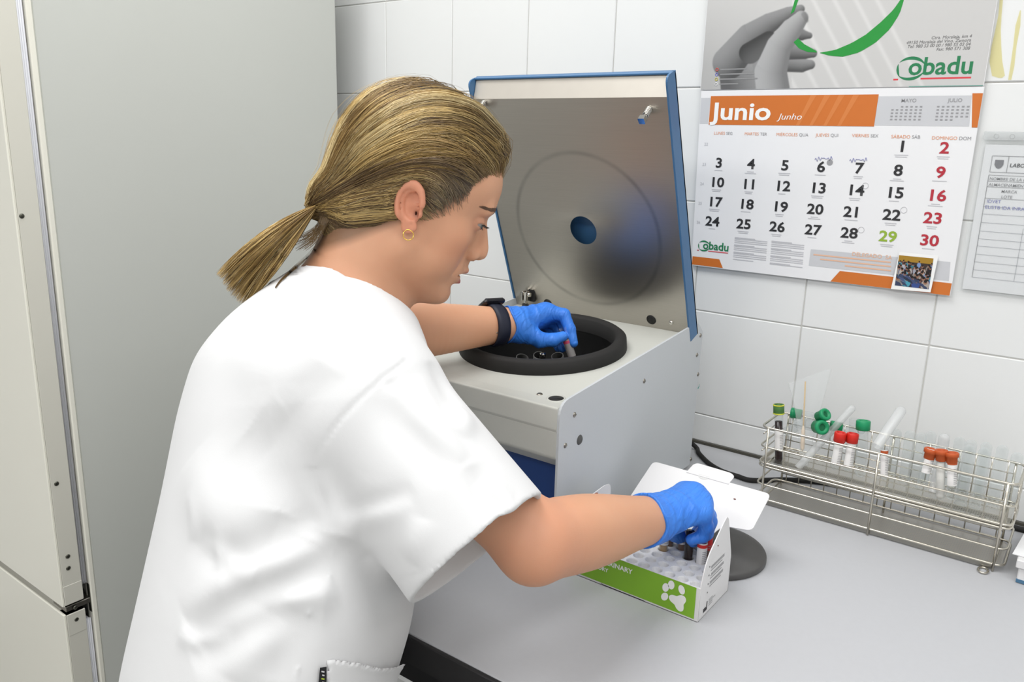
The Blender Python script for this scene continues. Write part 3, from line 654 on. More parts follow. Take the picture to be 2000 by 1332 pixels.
def lean_tube(name, top, bot, ytop, ybot, r, label, **kw):
    """a tube from the pixel of its top end to the pixel of its foot, at the given depths in the rack"""
    a = at(*bot, ybot); b = at(*top, ytop); d = b-a; L_ = np.linalg.norm(d); return tube_thing(name, a, d, L_, r, label, **kw)
lean_tube('blood_tube', (1521, 797), (1521, 903), -.150, -.152, .0066, 'dark blood tube with yellow rimmed green cap at the rack end', cap='dgreen', glass=M_clear2, fill=(.068, M_blood), lab=(.022, .056, M_lab, None))
lean_tube('blood_tube', (1641, 851), (1629, 917), -.160, -.163, .0068, 'red capped tube with white label, left of the red pair', cap='red', lab=(.010, .048, M_lab, M_redlab), group='red capped tubes')
lean_tube('blood_tube', (1665, 853), (1654, 920), -.152, -.158, .0068, 'red capped tube beside the upright green capped tube', cap='red', lab=(.010, .048, M_lab, None), group='red capped tubes')
lean_tube('blood_tube', (1686, 828), (1680, 932), -.140, -.150, .0080, 'clear tube with bright green cap standing upright in the rack', cap='green', glass=M_clear)
for k, (tp, bt, lb) in enumerate((((1816, 889), (1800, 950), 'orange stoppered tube leaning left, leftmost of the orange three'), ((1838, 892), (1836, 975), 'milky tube with orange stopper between its two orange neighbours'), ((1859, 897), (1858, 977), 'orange stoppered tube with white label, rightmost of the orange three'))):
    lean_tube('blood_tube', tp, bt, -.168, -.172, .0064, lb, cap='orange', capkind='stopper', group='orange stoppered tubes', lab=(.022, .058, M_lab, MATS['orange_cap']) if k != 1 else None, fill=(.055, mat('whitish_serum', (214, 210, 204), .4)) if k == 1 else None)
lean_tube('blood_tube', (1727, 873), (1726, 936), -.158, -.16, .0052, 'slim clear tube with narrow white label behind the middle post', lab=(.006, .046, M_lab, MATS['orange_cap']), group=None)
lean_tube('plastic_tube', (1712, 872), (1764, 796), -.165, -.11, .0075, 'long clear tube leaning diagonally with round end up', glass=M_milky)
lean_tube('pipette', (1558, 914), (1668, 793), -.165, -.105, .0056, 'clear plastic pipette leaning diagonally across the rack', cat='pipette', glass=M_milky)
inv = [((1752, 838), -.110, M_clear), ((1779, 841), -.118, M_clear), ((1801, 845), -.110, M_clear), ((1820, 842), -.126, M_clear), ((1846, 847), -.128, M_milky), ((1876, 854), -.120, M_clear), ((1899, 859), -.112, M_clear), ((1895, 869), -.150, M_clear), ((1928, 864), -.114, M_clear), ((1925, 874), -.152, M_clear), ((1960, 870), -.135, M_clear), ((1988, 884), -.116, M_clear)]
ORD = 'first second third fourth fifth sixth seventh eighth ninth tenth eleventh last'.split()
for k, ((u, v), y, g) in enumerate(inv):
    b = at(u, v, y); L_ = b[2]-SZ
    od = ORD[[j_ for j_, _ in sorted(enumerate(inv), key=lambda q: q[1][0][0])].index(k)]
    tube_thing('plastic_tube', b, (random.uniform(-.02, .02), random.uniform(-.02, .02), -1), L_, .0075, 'upside down empty clear tube, %s from the rack middle post' % od if g is M_clear else 'milky empty tube standing upside down behind the orange stoppers', group='upside down empty tubes', glass=g, inverted=True)
lean_tube('plastic_tube', (1669, 818), (1664, 900), -.108, -.11, .0075, 'empty clear tube behind the red capped pair', glass=M_clear)
# green capped tubes lying across the back rails
def cap_tube(a, b, r, label):
    a = np.array(a); b = np.array(b); d = b-a
    return tube_thing('blood_tube', a, d, np.linalg.norm(d), r, label, cap='green', capkind='ridge', glass=M_clear, group='green capped tubes lying on the rack')
cap_tube(at(1530, 845, -.100), at(1606, 812, -.140), .0072, 'green capped tube lying on the rack, cap tilted upwards')
cap_tube(at(1555, 826, -.098), at(1601, 834, -.148), .0085, 'green capped tube lying with its cap facing the room')
cap_tube(at(1690, 842, -.102), at(1634, 833, -.118), .0062, 'small green capped tube lying behind the diagonal pipette')
cap_tube(at(1600, 816, -.098), at(1556, 808, -.104), .0066, 'green capped tube lying left against the swab bag')
# swab in a tapering clear bag
bt = at(1571, 908, -.155); tp = at(1580, 735, -.118); ax = tp-bt; L_ = np.linalg.norm(ax); ax /= L_
sb = thing('swab_bag', tuple(bt), 'clear tapering plastic bag holding a wooden swab, standing in the rack', 'swab bag')
e1 = np.array([1., 0, 0]); e2 = np.cross(ax, e1); cone = MB(); n = 28; rows = 12; vs = []
for i in range(rows+1):
    t = i/rows; w = .006+.026*t**1.3; dth = .006*(1-t)+.0035*t
    for k in range(n):
        a = 2*math.pi*k/n; ww = w*(1+.10*math.sin(3*a+2.5*t)*t); vs.append(bt+ax*(L_*t+(.018*t*t*math.cos(a)))+e1*ww*math.cos(a)+e2*dth*math.sin(a)*(1+.5*math.sin(5*a+4*t)*t))
cone.add(vs, [(i*n+k, i*n+(k+1) % n, (i+1)*n+(k+1) % n, (i+1)*n+k) for i in range(rows) for k in range(n)]+[tuple(range(n))], True)
obj('bag_film', cone, M_film, sb)
s0 = at(1567, 880, -.148); s1 = at(1573, 745, -.123)
obj('swab_stick', MB().tube([s0, s1], .0012, 8), mat('swab_wood', (206, 176, 128), .7), sb)
obj('swab_tip', MB().tube([s0+(s1-s0)*t for t in (0, .03, .1, .28, .36)], [.001, .0030, .0034, .0030, .0012], 10), mat('swab_cotton', (226, 206, 182), .9), sb)
# ------------------------------------------------------------------ white cartons at the right end of the bench
wb = thing('white_carton', (.47, -.13, 0), 'low white carton at the right end of the wire rack', 'carton')
obj('carton_body', MB().box((.377, -.205, 0), (.57, -.05, .022), .0015), M_card, wb)
obj('blue_edge', MB().box((.3765, -.2055, .001), (.40, -.204, .006), .0002), mat('blue_edge', (70, 110, 140), .5), wb)
obj('carton_lid', MB().box((.3735, -.208, .022), (.573, -.047, .034), .0012), M_card, wb)
ps = MB().prism([(0, 0), (.19, 0), (.19, .115), (.012, .115)], (0, 0, .0008), (.367, -.196, .0345), (1, 0, 0), (0, 1, .10))
tag(obj('paper_sheet', ps, M_paper, origin=(.47, -.13, .034)), 'white sheet of paper lying on the low carton by the rack', 'paper')
# ------------------------------------------------------------------ wall calendar
YP = -.0070
cal = thing('wall_calendar', (0, YP, .34), 'large paper wall calendar showing the month of June above the tube rack', 'calendar')
M_org = mat('orange_print', (200, 110, 42), .5, var=.03, vscale=40)
M_lgrey = mat('light_grey_print', (196, 197, 200), .5, var=.02)
M_num = mat('number_black', (42, 42, 44), .55, var=0)
M_numr = mat('number_red', (176, 44, 58), .55, var=0)
M_numg = mat('number_green', (142, 172, 56), .55, var=0)
M_logo = mat('logo_green', (32, 120, 76), .55, var=0)
M_logor = mat('logo_red', (214, 60, 70), .55, var=0)
M_faint = mat('faint_print', (192, 192, 196), .6, var=0)
M_fainto = mat('faint_orange', (222, 178, 150), .6, var=0)
M_ink = mat('blue_ink', (120, 124, 180), .5, var=0)
def cpt(cx, cy):                      # calendar pixel -> x, z on the page
    q = ONP(cx, cy, (0, 1, 0), YP); return q[0], q[2]
def c6(x, y): return cpt(1340+x/3.0983, 160+y/3.0983)
def c7(x, y): return cpt(1370+x/3.1746, y/3.1746)
def flat(pts, m, parent, name, lift=.0004): return obj(name, MB().add([(x, YP-lift, z) for x, z in pts], [tuple(range(len(pts)))]), m, parent)
# date page, its lower edge curling slightly off the wall
pv = []; nr = 10
for i in range(nr+1):
    t = i/nr; z = .6455-(.6455-.339)*t; pv += [(-.2155+.008*t, YP, z), (.2205-.001*t, YP, z+.000)]
pg = obj('date_page', MB().add(pv+[(x, YP+.001, z) for x, y, z in pv], [(2*i, 2*i+1, 2*i+3, 2*i+2) for i in range(nr)]+[(2*(nr+1)+2*i, 2*(nr+1)+2*i+1, 2*(nr+1)+2*i+3, 2*(nr+1)+2*i+2) for i in range(nr)]), M_paper, cal)
obj('page_block', MB().box((-.210, YP+.0012, .345), (.217, -.0012, .80)), M_paper, cal)
flat([(-.2145, .6335), (-.197, .6335), (-.198, .5900), (-.2135, .5900)], M_lgrey, pg, 'grey_band', .0002)
flat([(.078, .6335), (.206, .6335), (.209, .5900), (.078, .5900)], M_lgrey, pg, 'grey_band', .0002)
hb = flat([(-.1965, .6365), (.0785, .6365), (.0775, .5885), (-.1965, .5885)], M_org, pg, 'orange_header')
for k in range(4):
    x = -.025+.022*k; flat([(x, .6365), (x+.009, .6365), (x-.014, .5885), (x-.019, .5885)], mat('orange_stripe', (208, 124, 62), .5, var=0), hb, 'header_stripe', .0005)
flat([(.2065, .6365), (.2200, .6365), (.2198, .5885), (.2125, .5885)], M_org, pg, 'orange_corner')
text('Junio', .040, (-.1905, YP-.0008, .5975), M_wprint, hb, bold=.022, sx=1.28)
text('Junho', .0140, (-.0745, YP-.0008, .5980), M_wprint, hb, shear=.25, sx=1.2)
for nm, x0 in (('MAYO', .1185), ('JULIO', .1815)):
    text(nm, .0075, (x0+.004, YP-.0005, .6245), M_gprint, pg, align='CENTER', bold=.01)
    sg = []
    for r_ in range(6):
        for c_ in range(7):
            if (nm == 'MAYO' and (r_ == 0 and c_ < 2 or r_ == 5)) or (nm == 'JULIO' and (r_ == 5 or r_ == 4 and c_ > 3)): continue
            x = x0-.019+.0066*c_; z = .6180-.0047*r_; sg.append(((x, YP-.0005, z), (x+.0034, YP-.0005, z)))
    o = obj('month_digits', strips(sg, .0021, (0, -1, 0)), M_gprint, pg); o['kind'] = 'stuff'
days = [('LUNES', 'SEG', (168, 318)), ('MARTES', 'TER', (353, 322)), ('MIÉRCOLES', 'QUA', (545, 326)), ('JUEVES', 'QUI', (785, 330)), ('VIERNES', 'SEX', (1003, 333)), ('SÁBADO', 'SÁB', (1240, 340)), ('DOMINGO', 'DOM', (1485, 348))]
for a, b, c in days:
    x, z = c6(*c); o1 = text(a, .0070, (x, YP-.0005, z), mat('day_orange', (222, 150, 108), .6, var=0), pg, 'day_name', bold=.0)
    w = max(v.co[0] for v in o1.data.vertices)+wpos(cal)[0]; text(b, .0070, (w+.0022, YP-.0005, z), M_gprint, pg, 'day_name', bold=.0)
nums = {1: (1310, 388), 2: (1565, 397), 3: (200, 488), 4: (395, 495), 5: (600, 503), 6: (818, 512), 7: (1048, 520), 8: (1285, 533), 9: (1542, 545), 10: (188, 605), 11: (383, 617), 12: (585, 628), 13: (800, 640), 14: (1027, 653), 15: (1265, 668), 16: (1518, 685), 17: (175, 724), 18: (365, 738), 19: (570, 753), 20: (782, 768), 21: (1005, 785), 22: (1245, 803), 23: (1495, 822), 24: (160, 842), 25: (350, 858), 26: (552, 875), 27: (768, 893), 28: (988, 912), 29: (1222, 933), 30: (1473, 957)}
tiny = []
for d, c in nums.items():
    x, z = c6(*c); m = M_numg if d == 29 else (M_numr if d in (2, 9, 16, 23, 30) else M_num)
    text(str(d), .0232, (x, YP-.0005, z-.0083), m, pg, 'date_number', align='CENTER', bold=.024, sx=1.16)
    for k in range(2 if d % 3 else 1): w = .006+.004*((d*7+k*3) % 4)/3; tiny.append(((x-w, YP-.0004, z-.0135-.0028*k), (x+w, YP-.0004, z-.0135-.0028*k)))
o = obj('saint_names', strips(tiny, .0011, (0, -1, 0)), M_faint, pg); o['kind'] = 'stuff'
for n_, c in ((22, (122, 378)), (23, (110, 500)), (24, (97, 618)), (25, (85, 735)), (26, (75, 850))):
    x, z = c6(*c); text(str(n_), .0072, (x, YP-.0004, z-.002), M_faint, pg, 'week_number', align='CENTER')
x, z = c6(870, 487); flat([(x+.0048*math.cos(t), z+.0048*math.sin(t)) for t in [2*math.pi*k/18 for k in range(18)]], M_gprint, pg, 'moon_mark', .0005)
for c in ((1085, 628), (1318, 775), (1060, 895)):
    x, z = c6(*c); obj('moon_ring', MB().tube([(x+.0046*math.cos(t), YP-.0003, z+.0046*math.sin(t)) for t in [2*math.pi*k/18 for k in range(18)]], .0003, 4, closed=True), M_faint, pg)
for cx, cy in ((780, 470), (990, 478)):        # biro notes above 6 and 7
    p = []
    for k in range(40): x, z = c6(cx+k*2.7, cy-14*math.sin(k*.9)*(.4+.6*math.sin(k*.21))-.45*k*(1 if k < 24 else .4)); p.append((x, YP-.0006, z))
    obj('handwritten_note', MB().tube(p, .00035, 4), M_ink, pg)
# maker's mark: crescent ring and lettering
def logo(x, z, h, parent):
    """h: height of the ring"""
    R_ = h/2
    def cres(a0, a1, w):
        o_ = []; i_ = []
        for k in range(15):
            t = k/14; a = a0+(a1-a0)*t; ww = w*math.sin(math.pi*t)**.8; o_.append((x+R_*1.15*math.cos(a), z+R_*math.sin(a))); i_.append((x+R_*(1.15-ww)*math.cos(a), z+R_*(1-ww)*math.sin(a)))
        mb = MB().add([(a, YP-.0006, b) for a, b in o_+i_], [(k, k+1, 16+k, 15+k) for k in range(14)]); obj('logo_crescent', mb, M_logo, parent)
    cres(math.radians(15), math.radians(150), .28); cres(math.radians(155), math.radians(225), .2); cres(math.radians(215), math.radians(345), .26)
    t = text('obadu', h*1.02, (x-h*.10, YP-.0007, z-R_*.52), M_logo, parent, 'logo_lettering', bold=.018, sx=1.0)
    x1 = max(v.co[0] for v in t.data.vertices)+wpos(cal)[0]
    obj('logo_underline', strips([((x+R_*.9, YP-.0006, z-R_*.86), (x1, YP-.0006, z-R_*.86)), ((x-R_*1.3, YP-.0006, z-R_*.90), (x-R_*.9, YP-.0006, z-R_*.90))], h*.07, (0, -1, 0)), M_logor, parent)
x, z = c6(118, 993); logo(x-.003, z, .0195, pg)
tiny = []
for cx, cy, w, n_ in ((295, 940, 205, 13), (518, 962, 205, 14)):
    for k in range(n_):
        x, z = c6(cx-k*.9, cy+k*11); x2, z2 = c6(cx-k*.9+w*(.97 if k % 4 else .6), cy+k*11+w*.065); tiny.append(((x, YP-.0004, (z+z2)/2), (x2, YP-.0004, (z+z2)/2)))
o = obj('small_print', strips(tiny, .0014, (0, -1, 0)), M_faint, pg); o['kind'] = 'stuff'
gq = [c6(755, 1012), c6(1600, 1090), c6(1590, 1205), c6(742, 1112)]
flat(gq, M_lgrey, pg, 'grey_band', .0002)
x, z = c6(1245, 1075); text('DELEGADO  SA', .0088, (x, YP-.0005, z), M_fainto, pg, align='RIGHT', bold=.01)
for k, (w, cy) in enumerate(((470, 1092), (430, 1117), (280, 1142))):
    xa, za = c6(1240-w, cy-w*.08); xb, zb = c6(1240, cy); obj('small_print', strips([((xa, YP-.0005, zb), (xb, YP-.0005, zb))], .0022, (0, -1, 0)), M_fainto, pg)
z0 = .3395
flat([(-.2065, .3555), (-.155, .3555), (-.147, z0+.001), (-.2065, z0+.001)], M_org, pg, 'orange_corner')
flat([(.054, z0+.019), (.2190, z0+.019), (.2185, z0), (.041, z0)], M_org, pg, 'orange_corner')
# snapshot tucked on the lower corner
def paint_grid(name, x0, x1, z0, z1, nx, nz, fn, y, parent, m):
    xs = np.linspace(x0, x1, nx); zs = np.linspace(z0, z1, nz); XX, ZZ = np.meshgrid(xs, zs); col = fn(XX, ZZ)
    me = bpy.data.meshes.new(name); vs = np.stack([XX.ravel(), np.full(XX.size, y), ZZ.ravel()], 1)-wpos(parent)
    idx = np.arange(nx*nz).reshape(nz, nx); f = np.stack([idx[:-1, :-1], idx[:-1, 1:], idx[1:, 1:], idx[1:, :-1]], -1).reshape(-1, 4)
    me.from_pydata(vs.tolist(), [], f.tolist()); me.update()
    ca = me.color_attributes.new('tint', 'FLOAT_COLOR', 'POINT'); rgba = np.ones((nx*nz, 4)); c = np.clip(col.reshape(-1, 3), 0, 1); rgba[:, :3] = np.where(c <= .04045, c/12.92, ((c+.055)/1.055)**2.4)
    ca.data.foreach_set('color', rgba.ravel()); me.materials.append(m)
    o = bpy.data.objects.new(name, me); COL.objects.link(o); o.parent = parent; return o
M_print = vcmat('colour_print', .45)
ph = thing('snapshot', (.166, -.0095, .339), 'small group snapshot with white border fixed to the calendar corner', 'photograph')
obj('print_card', MB().prism([(.1355, .3395), (.1925, .3415), (.1955, .3985), (.1405, .3990)], (0, .0008, 0), (0, -.0112, 0), (1, 0, 0), (0, 0, 1)), mat('photo_card', (238, 238, 236), .4, var=0), ph)
rg = np.random.RandomState(3)
def crowd(X, Z):
    c = np.ones(X.shape+(3,))*np.array([.78, .60, .18]); t = (Z-.345)/.05
    c[t < .80] = (.28, .22, .20); c[t < .34] = (.20, .23, .33)
    for k in range(70):
        t0 = .82-.62*(k/70); cx = .142+rg.rand()*.052; r = .0022+.0026*(k/70); cz = .345+.05*t0; sh = [(.78, .80, .86), (.55, .68, .88), (.25, .36, .66), (.16, .16, .2), (.8, .76, .72), (.45, .3, .28), (.35, .75, .85)][rg.randint(7)]
        d = np.hypot((X-cx)/1.0, (Z-cz+.0045)/1.4); c[d < r*1.25] = np.array(sh)*(.7+.4*rg.rand()); d = np.hypot(X-cx, Z-cz); c[d < r*.62] = (.72, .52, .42); d = np.hypot(X-cx, Z-cz-r*.45); c[d < r*.5] = (.12, .09, .08)
    for k in range(16):
        cx = .142+rg.rand()*.05; cz = .347+.014*rg.rand(); d = np.abs((X-cx)*.7+(Z-cz))+np.abs((X-cx)-(Z-cz))*.25; c[d < .0028] = np.array((.30, .36, .52))*(.5+.8*rg.rand())
    return c*.8
pi_ = paint_grid('picture', .1405, .1895, .346, .394, 110, 110, crowd, -.0115, ph, M_print)
# picture page above, printed with a grey hand holding a green ring
PT = .945
pp = obj('picture_page', MB().box((-.2175, YP-.0002, .6465), (.2195, YP+.0012, PT), .0003), M_paper, cal)
obj('binding_strip', MB().box((-.2185, YP-.0012, PT-.004), (.2205, YP+.002, PT+.006), .001), M_steelrim, cal)
def inv7(X, Z):                       # page position -> pixel of the enlarged view the print was drawn from
    P = np.stack([X-CP[0], np.full(X.shape, YP)-CP[1], Z-CP[2]], -1); a = P@CRT; b = P@CUP; c = P@CFW
    return (1000+FPX*a/c-1370)*3.1746, (666-FPX*b/c)*3.1746
def caps(U, V, pts):
    """distance (normalised) and signed side to a tapering poly-capsule"""
    best = np.full(U.shape, 1e9); side = np.zeros(U.shape); rr = np.ones(U.shape)
    for (x0, y0, r0), (x1, y1, r1) in zip(pts[:-1], pts[1:]):
        dx_, dy_ = x1-x0, y1-y0; L2 = dx_*dx_+dy_*dy_; t = np.clip(((U-x0)*dx_+(V-y0)*dy_)/L2, 0, 1); px_, py_ = x0+t*dx_, y0+t*dy_; r = r0+(r1-r0)*t
        d = np.hypot(U-px_, V-py_)/r; s = ((U-px_)*dy_-(V-py_)*dx_)/np.sqrt(L2)/r; k = d < best; best = np.where(k, d, best); side = np.where(k, s, side); rr = np.where(k, r, rr)
    return best, side, rr
def handpic(X, Z):
    U, V = inv7(X, Z); c = np.ones(X.shape+(3,)); g = .765-.10*np.clip((600-U)/700, 0, 1)*np.clip((V+100)/500, 0, 1)
    st = np.maximum(0, np.sin((U*.8-V*.42)/95*2*math.pi*.9))**3*((U > 560) & (U-V*.5 < 1120)); g = g+.05*st
    c[...] = g[..., None]*np.array([1, .995, .985])
    dark = np.hypot((U-330)/330, (V-420)/260); 
    def paint(pts, hi, lo, sgn):
        d, s, r = caps(U, V, pts); m_ = np.clip((1-d)*r/8, 0, 1); sh = hi+(lo-hi)*np.clip(.5+.55*s*sgn+.25*d*d, 0, 1)
        c[...] = c*(1-m_[..., None])+sh[..., None]*m_[..., None]
    paint([(520, 390, 60), (620, 405, 48), (675, 400, 34)], .62, .30, -1)
    paint([(520, 310, 66), (640, 325, 46), (690, 330, 32)], .60, .28, -1)
    paint([(540, 190, 60), (620, 215, 40), (668, 220, 24)], .55, .26, -1)
    paint([(330, 620, 210), (300, 480, 190), (200, 400, 120)], .66, .36, 1)
    paint([(170, 390, 105), (300, 230, 88), (420, 145, 66), (540, 85, 46), (615, 55, 30)], .62, .30, -1)
    paint([(300, 330, 70), (420, 250, 60)], .40, .22, 1)
    paint([(450, 600, 110), (430, 450, 105), (480, 290, 82), (560, 180, 70), (620, 110, 48)], .72, .46, -1)
    d, s, r = caps(U, V, [(636, 90, 20), (655, 130, 14)]); m_ = np.clip((1-d)*2, 0, 1)*.35; c[...] = c*(1-m_[..., None])+.35*m_[..., None]
    return c
paint_grid('hand_print', -.2165, .2185, .6472, .815, 420, 165, handpic, YP-.0005, pp, M_print)
flat([(-.2165, .815), (.2185, .815), (.2185, PT-.004), (-.2165, PT-.004)], mat('grey_ground', (197, 196, 193), .5, var=.01), pp, 'grey_ground', .0005)
M_ring = mat('ring_green', (28, 140, 52), .5, var=.06, vscale=60)
ring = [(735, 329), (800, 347), (880, 352), (980, 325), (1080, 265), (1170, 180), (1230, 85), (1256, 0), (1245, -90), (1215, -170), (1190, -100), (1205, -60), (1225, 10), (1190, 62), (1110, 140), (1020, 215), (930, 268), (830, 312)]
o_ = [c7(*q) for q in ring[:10]]; i_ = [c7(*q) for q in ring[10:]]
def strip2(A, B, n=24):
    def rs(P):
        P = np.array(P); d = np.r_[0, np.cumsum(np.hypot(*np.diff(P, axis=0).T))]; t = np.linspace(0, d[-1], n); return np.stack([np.interp(t, d, P[:, 0]), np.interp(t, d, P[:, 1])], 1)
    a, b = rs(A), rs(B); return MB().add([(x, YP-.0008, z) for x, z in np.r_[a, b]], [(k, k+1, n+k+1, n+k) for k in range(n-1)])
obj('ring_print', strip2([c7(*q) for q in [(735, 329), (800, 347), (880, 352), (980, 325), (1080, 265), (1170, 180), (1230, 85), (1256, 0), (1262, -60)]], [c7(*q) for q in [(735, 327), (830, 310), (930, 268), (1020, 215), (1110, 140), (1190, 62), (1234, 0), (1262, -60)]]), M_ring, pp)
obj('ring_print', strip2([c7(*q) for q in [(572, 262), (605, 300), (660, 323), (715, 326)]], [c7(*q) for q in [(600, 238), (640, 275), (685, 300), (716, 318)]]), M_ring, pp)
obj('ring_print', strip2([c7(*q) for q in [(553, 88), (566, 50), (580, 0), (600, -60)]], [c7(*q) for q in [(575, 74), (588, 40), (602, 0), (625, -60)]]), M_ring, pp)
x, z = c7(1298, 425); logo(x, z, .0345, pp)
for k, s in enumerate(('Ctra. Moraleja, km 4', '49150 Moraleja del Vino, Zamora', 'Tel: 980 53 00 00 / 980 55 03 04', 'Fax: 980 571 308')):
    x, z = c7(1675-4*k, 232+25*k); text(s, .0062, (x, YP-.0008, z), mat('address_grey', (110, 110, 110), .6, var=0), pp, align='RIGHT', bold=.0, shear=.2, sx=1.02)
for k, (c, w) in enumerate((((214, 80, 70), 160), ((120, 120, 200), 210), ((190, 180, 70), 230), ((220, 220, 220), 110))):
    x, z = c7(98-2*k, 432+30*k); obj('bullet_print', MB().tube([(x+.0024*math.cos(t), YP-.0008, z+.0024*math.sin(t)) for t in [2*math.pi*q/10 for q in range(10)]], .0006, 4, closed=True), mat('bullet%d' % k, c, .6, var=0), pp)
    xb, zb = c7(118+w, 432+30*k); obj('small_print', strips([((x+.006, YP-.0008, z), (xb, YP-.0008, z))], .0022, (0, -1, 0)), mat('print_mid', (138, 138, 138), .6, var=0), pp)
flat([(.12, .6478), (.2185, .6478), (.2185, .6466), (.12, .6466)], mat('teal_edge', (110, 160, 148), .5, var=0), pp, 'teal_edge', .0008)

# ------------------------------------------------------------------ laboratory form in a clear sleeve
fs_ = thing('paper_form', (.38, -.004, .35), 'printed laboratory form in a clear plastic sleeve right of the calendar', 'document')
FX, FZ0, FZ1 = .2335, .352, .565
fp = obj('form_sheet', MB().box((FX, -.0036, FZ0), (.53, -.0030, FZ1)), M_paper, fs_)
def ft_(s, u, v, h, m, sh=0, b=0.): q = ONP(u, v, (0, 1, 0), -.0042); text(s, h, (q[0], -.0042, q[2]), m, fp, shear=sh, bold=b)
def fl(a, b, w=.0007, m=M_gprint, nm='ruled_line'):
    a = ONP(*a, (0, 1, 0), -.0042); b = ONP(*b, (0, 1, 0), -.0042); obj(nm, strips([(a, b)], w, (0, -1, 0)), m, fp)
M_rule = mat('ruled_grey', (176, 177, 182), .6, var=0)
def fc(x, y): return 1860+x/3.7, 230+y/3.7
def zat(y, x=230): q = ONP(*fc(x, y), (0, 1, 0), -.0042); return q[2]
XA = .2445
zt0, zt1 = zat(275, 290), zat(392, 270)
for z in (zt0, zt1): obj('ruled_line', strips([((XA, -.0042, z), (.52, -.0042, z))], .0007, (0, -1, 0)), M_gprint, fp)
for x in (XA, .2655): obj('ruled_line', strips([((x, -.0042, zt0), (x, -.0042, zt1))], .0007, (0, -1, 0)), M_gprint, fp)
ys = [412, 455, 497, 580, 640, 695, 757, 820, 877, 930, 990, 1047, 1105, 1160]
for k, y in enumerate(ys):
    z = zat(y); obj('ruled_line', strips([((XA-.0005, -.0042, z), (.52, -.0042, z))], .0006, (0, -1, 0)), M_gprint if k < 4 else M_rule, fp)
obj('ruled_line', strips([((XA-.0005, -.0042, zat(412)), (XA-.0005, -.0042, zat(1160)))], .0008, (0, -1, 0)), M_gprint, fp)
obj('ruled_line', strips([((.2985, -.0042, zat(780)), (.2985, -.0042, zat(1160)))], .0006, (0, -1, 0)), M_rule, fp)
for s, x, y, h, m in (('LABORATORIO', .268, 350, .0075, M_kprint), ('NOMBRE DE LA DISOLUCIÓN', .2455, 447, .0058, M_gprint), ('ALMACENAMIENTO: Temperatura', .2455, 490, .0058, M_gprint), ('MARCA', .263, 535, .0058, M_gprint), ('LOTE', .264, 574, .0058, M_gprint)):
    text(s, h, (x, -.0043, zat(y)), m, fp, shear=.1, bold=.008)
for s, x, y in (('IDVET', .247, 612, ), ('ELISTB IDA INRA', .246, 655)): text(s, .0068, (x, -.0043, zat(y)), M_ink, fp, 'handwritten_note', shear=-.08)
cx, cz = .2545, (zt0+zt1)/2
obj('crest', MB().add([(cx+a, -.0043, cz+b) for a, b in [(-.0055, .006), (.0055, .006), (.0055, -.001), (.003, -.005), (0, -.0065), (-.003, -.005), (-.0055, -.001)]], [tuple(range(7))]), mat('crest_grey', (120, 120, 124), .6, var=.3, vscale=600), fp)
obj('plastic_sleeve', MB().box((FX-.006, -.0056, FZ0-.004), (.535, -.0053, .583)), clear_mat('sleeve_film', tint=(.98, .985, .985), base=.04, facing=.2, rough=.15), fs_)
obj('sleeve_strip', MB().box((FX-.004, -.0058, .5715), (.535, -.0050, .5835), .0003), M_milky, fs_)
for k in range(3): obj('punch_hole', MB().tube([(FX+.012+.02*k+.003*math.cos(t), -.0060, .577+.003*math.sin(t)) for t in [2*math.pi*q/12 for q in range(12)]], .0004, 4, closed=True), M_milky, fs_)
# ------------------------------------------------------------------ modelling by signed distance
def nrm(v): v = np.array(v, float); return v/np.linalg.norm(v)
def sd_ell(P, c, r):
    r = np.array(r, np.float32); q = (P-np.array(c, np.float32)); k0 = np.linalg.norm(q/r, axis=1); k1 = np.linalg.norm(q/(r*r), axis=1); return k0*(k0-1)/(k1+1e-9)
def sd_sph(P, c, r): return np.linalg.norm(P-np.array(c, np.float32), axis=1)-r
def sd_cap(P, a, b, ra, rb=None):
    a = np.array(a, np.float32); b = np.array(b, np.float32); rb = ra if rb is None else rb; d = b-a; t = np.clip(((P-a)@d)/(d@d), 0, 1); return np.linalg.norm(P-a-t[:, None]*d, axis=1)-(ra+(rb-ra)*t)
def sd_chain(P, pts, k=0.0):
    """tapering poly-capsule through (point, radius) pairs"""
    out = None
    for (a, ra), (b, rb) in zip(pts[:-1], pts[1:]):
        d = sd_cap(P, a, b, ra, rb); out = d if out is None else (np.minimum(out, d) if k == 0 else smin(out, d, k))
    return out
def sd_limb(P, pts, rs, n=7):
    """limb through joints with a smoothly changing radius"""
    q = []; t = np.linspace(0, 1, len(pts)); m = (len(pts)-1)*n+1; tt = np.linspace(0, 1, m)
    L_ = np.array([np.interp(tt, t, [p[i] for p in pts]) for i in range(3)]).T; r = np.interp(tt, t, rs); r = np.convolve(np.r_[[r[0]]*2, r, [r[-1]]*2], [.15, .2, .3, .2, .15], 'valid')
    out = None
    for k in range(m-1):
        d = sd_cap(P, L_[k], L_[k+1], r[k], r[k+1]); out = d if out is None else np.minimum(out, d)
    return out
def smin(a, b, k): h = np.clip(.5+.5*(b-a)/k, 0, 1); return b+(a-b)*h-k*h*(1-h)
def smax(a, b, k): return -smin(-a, -b, k)
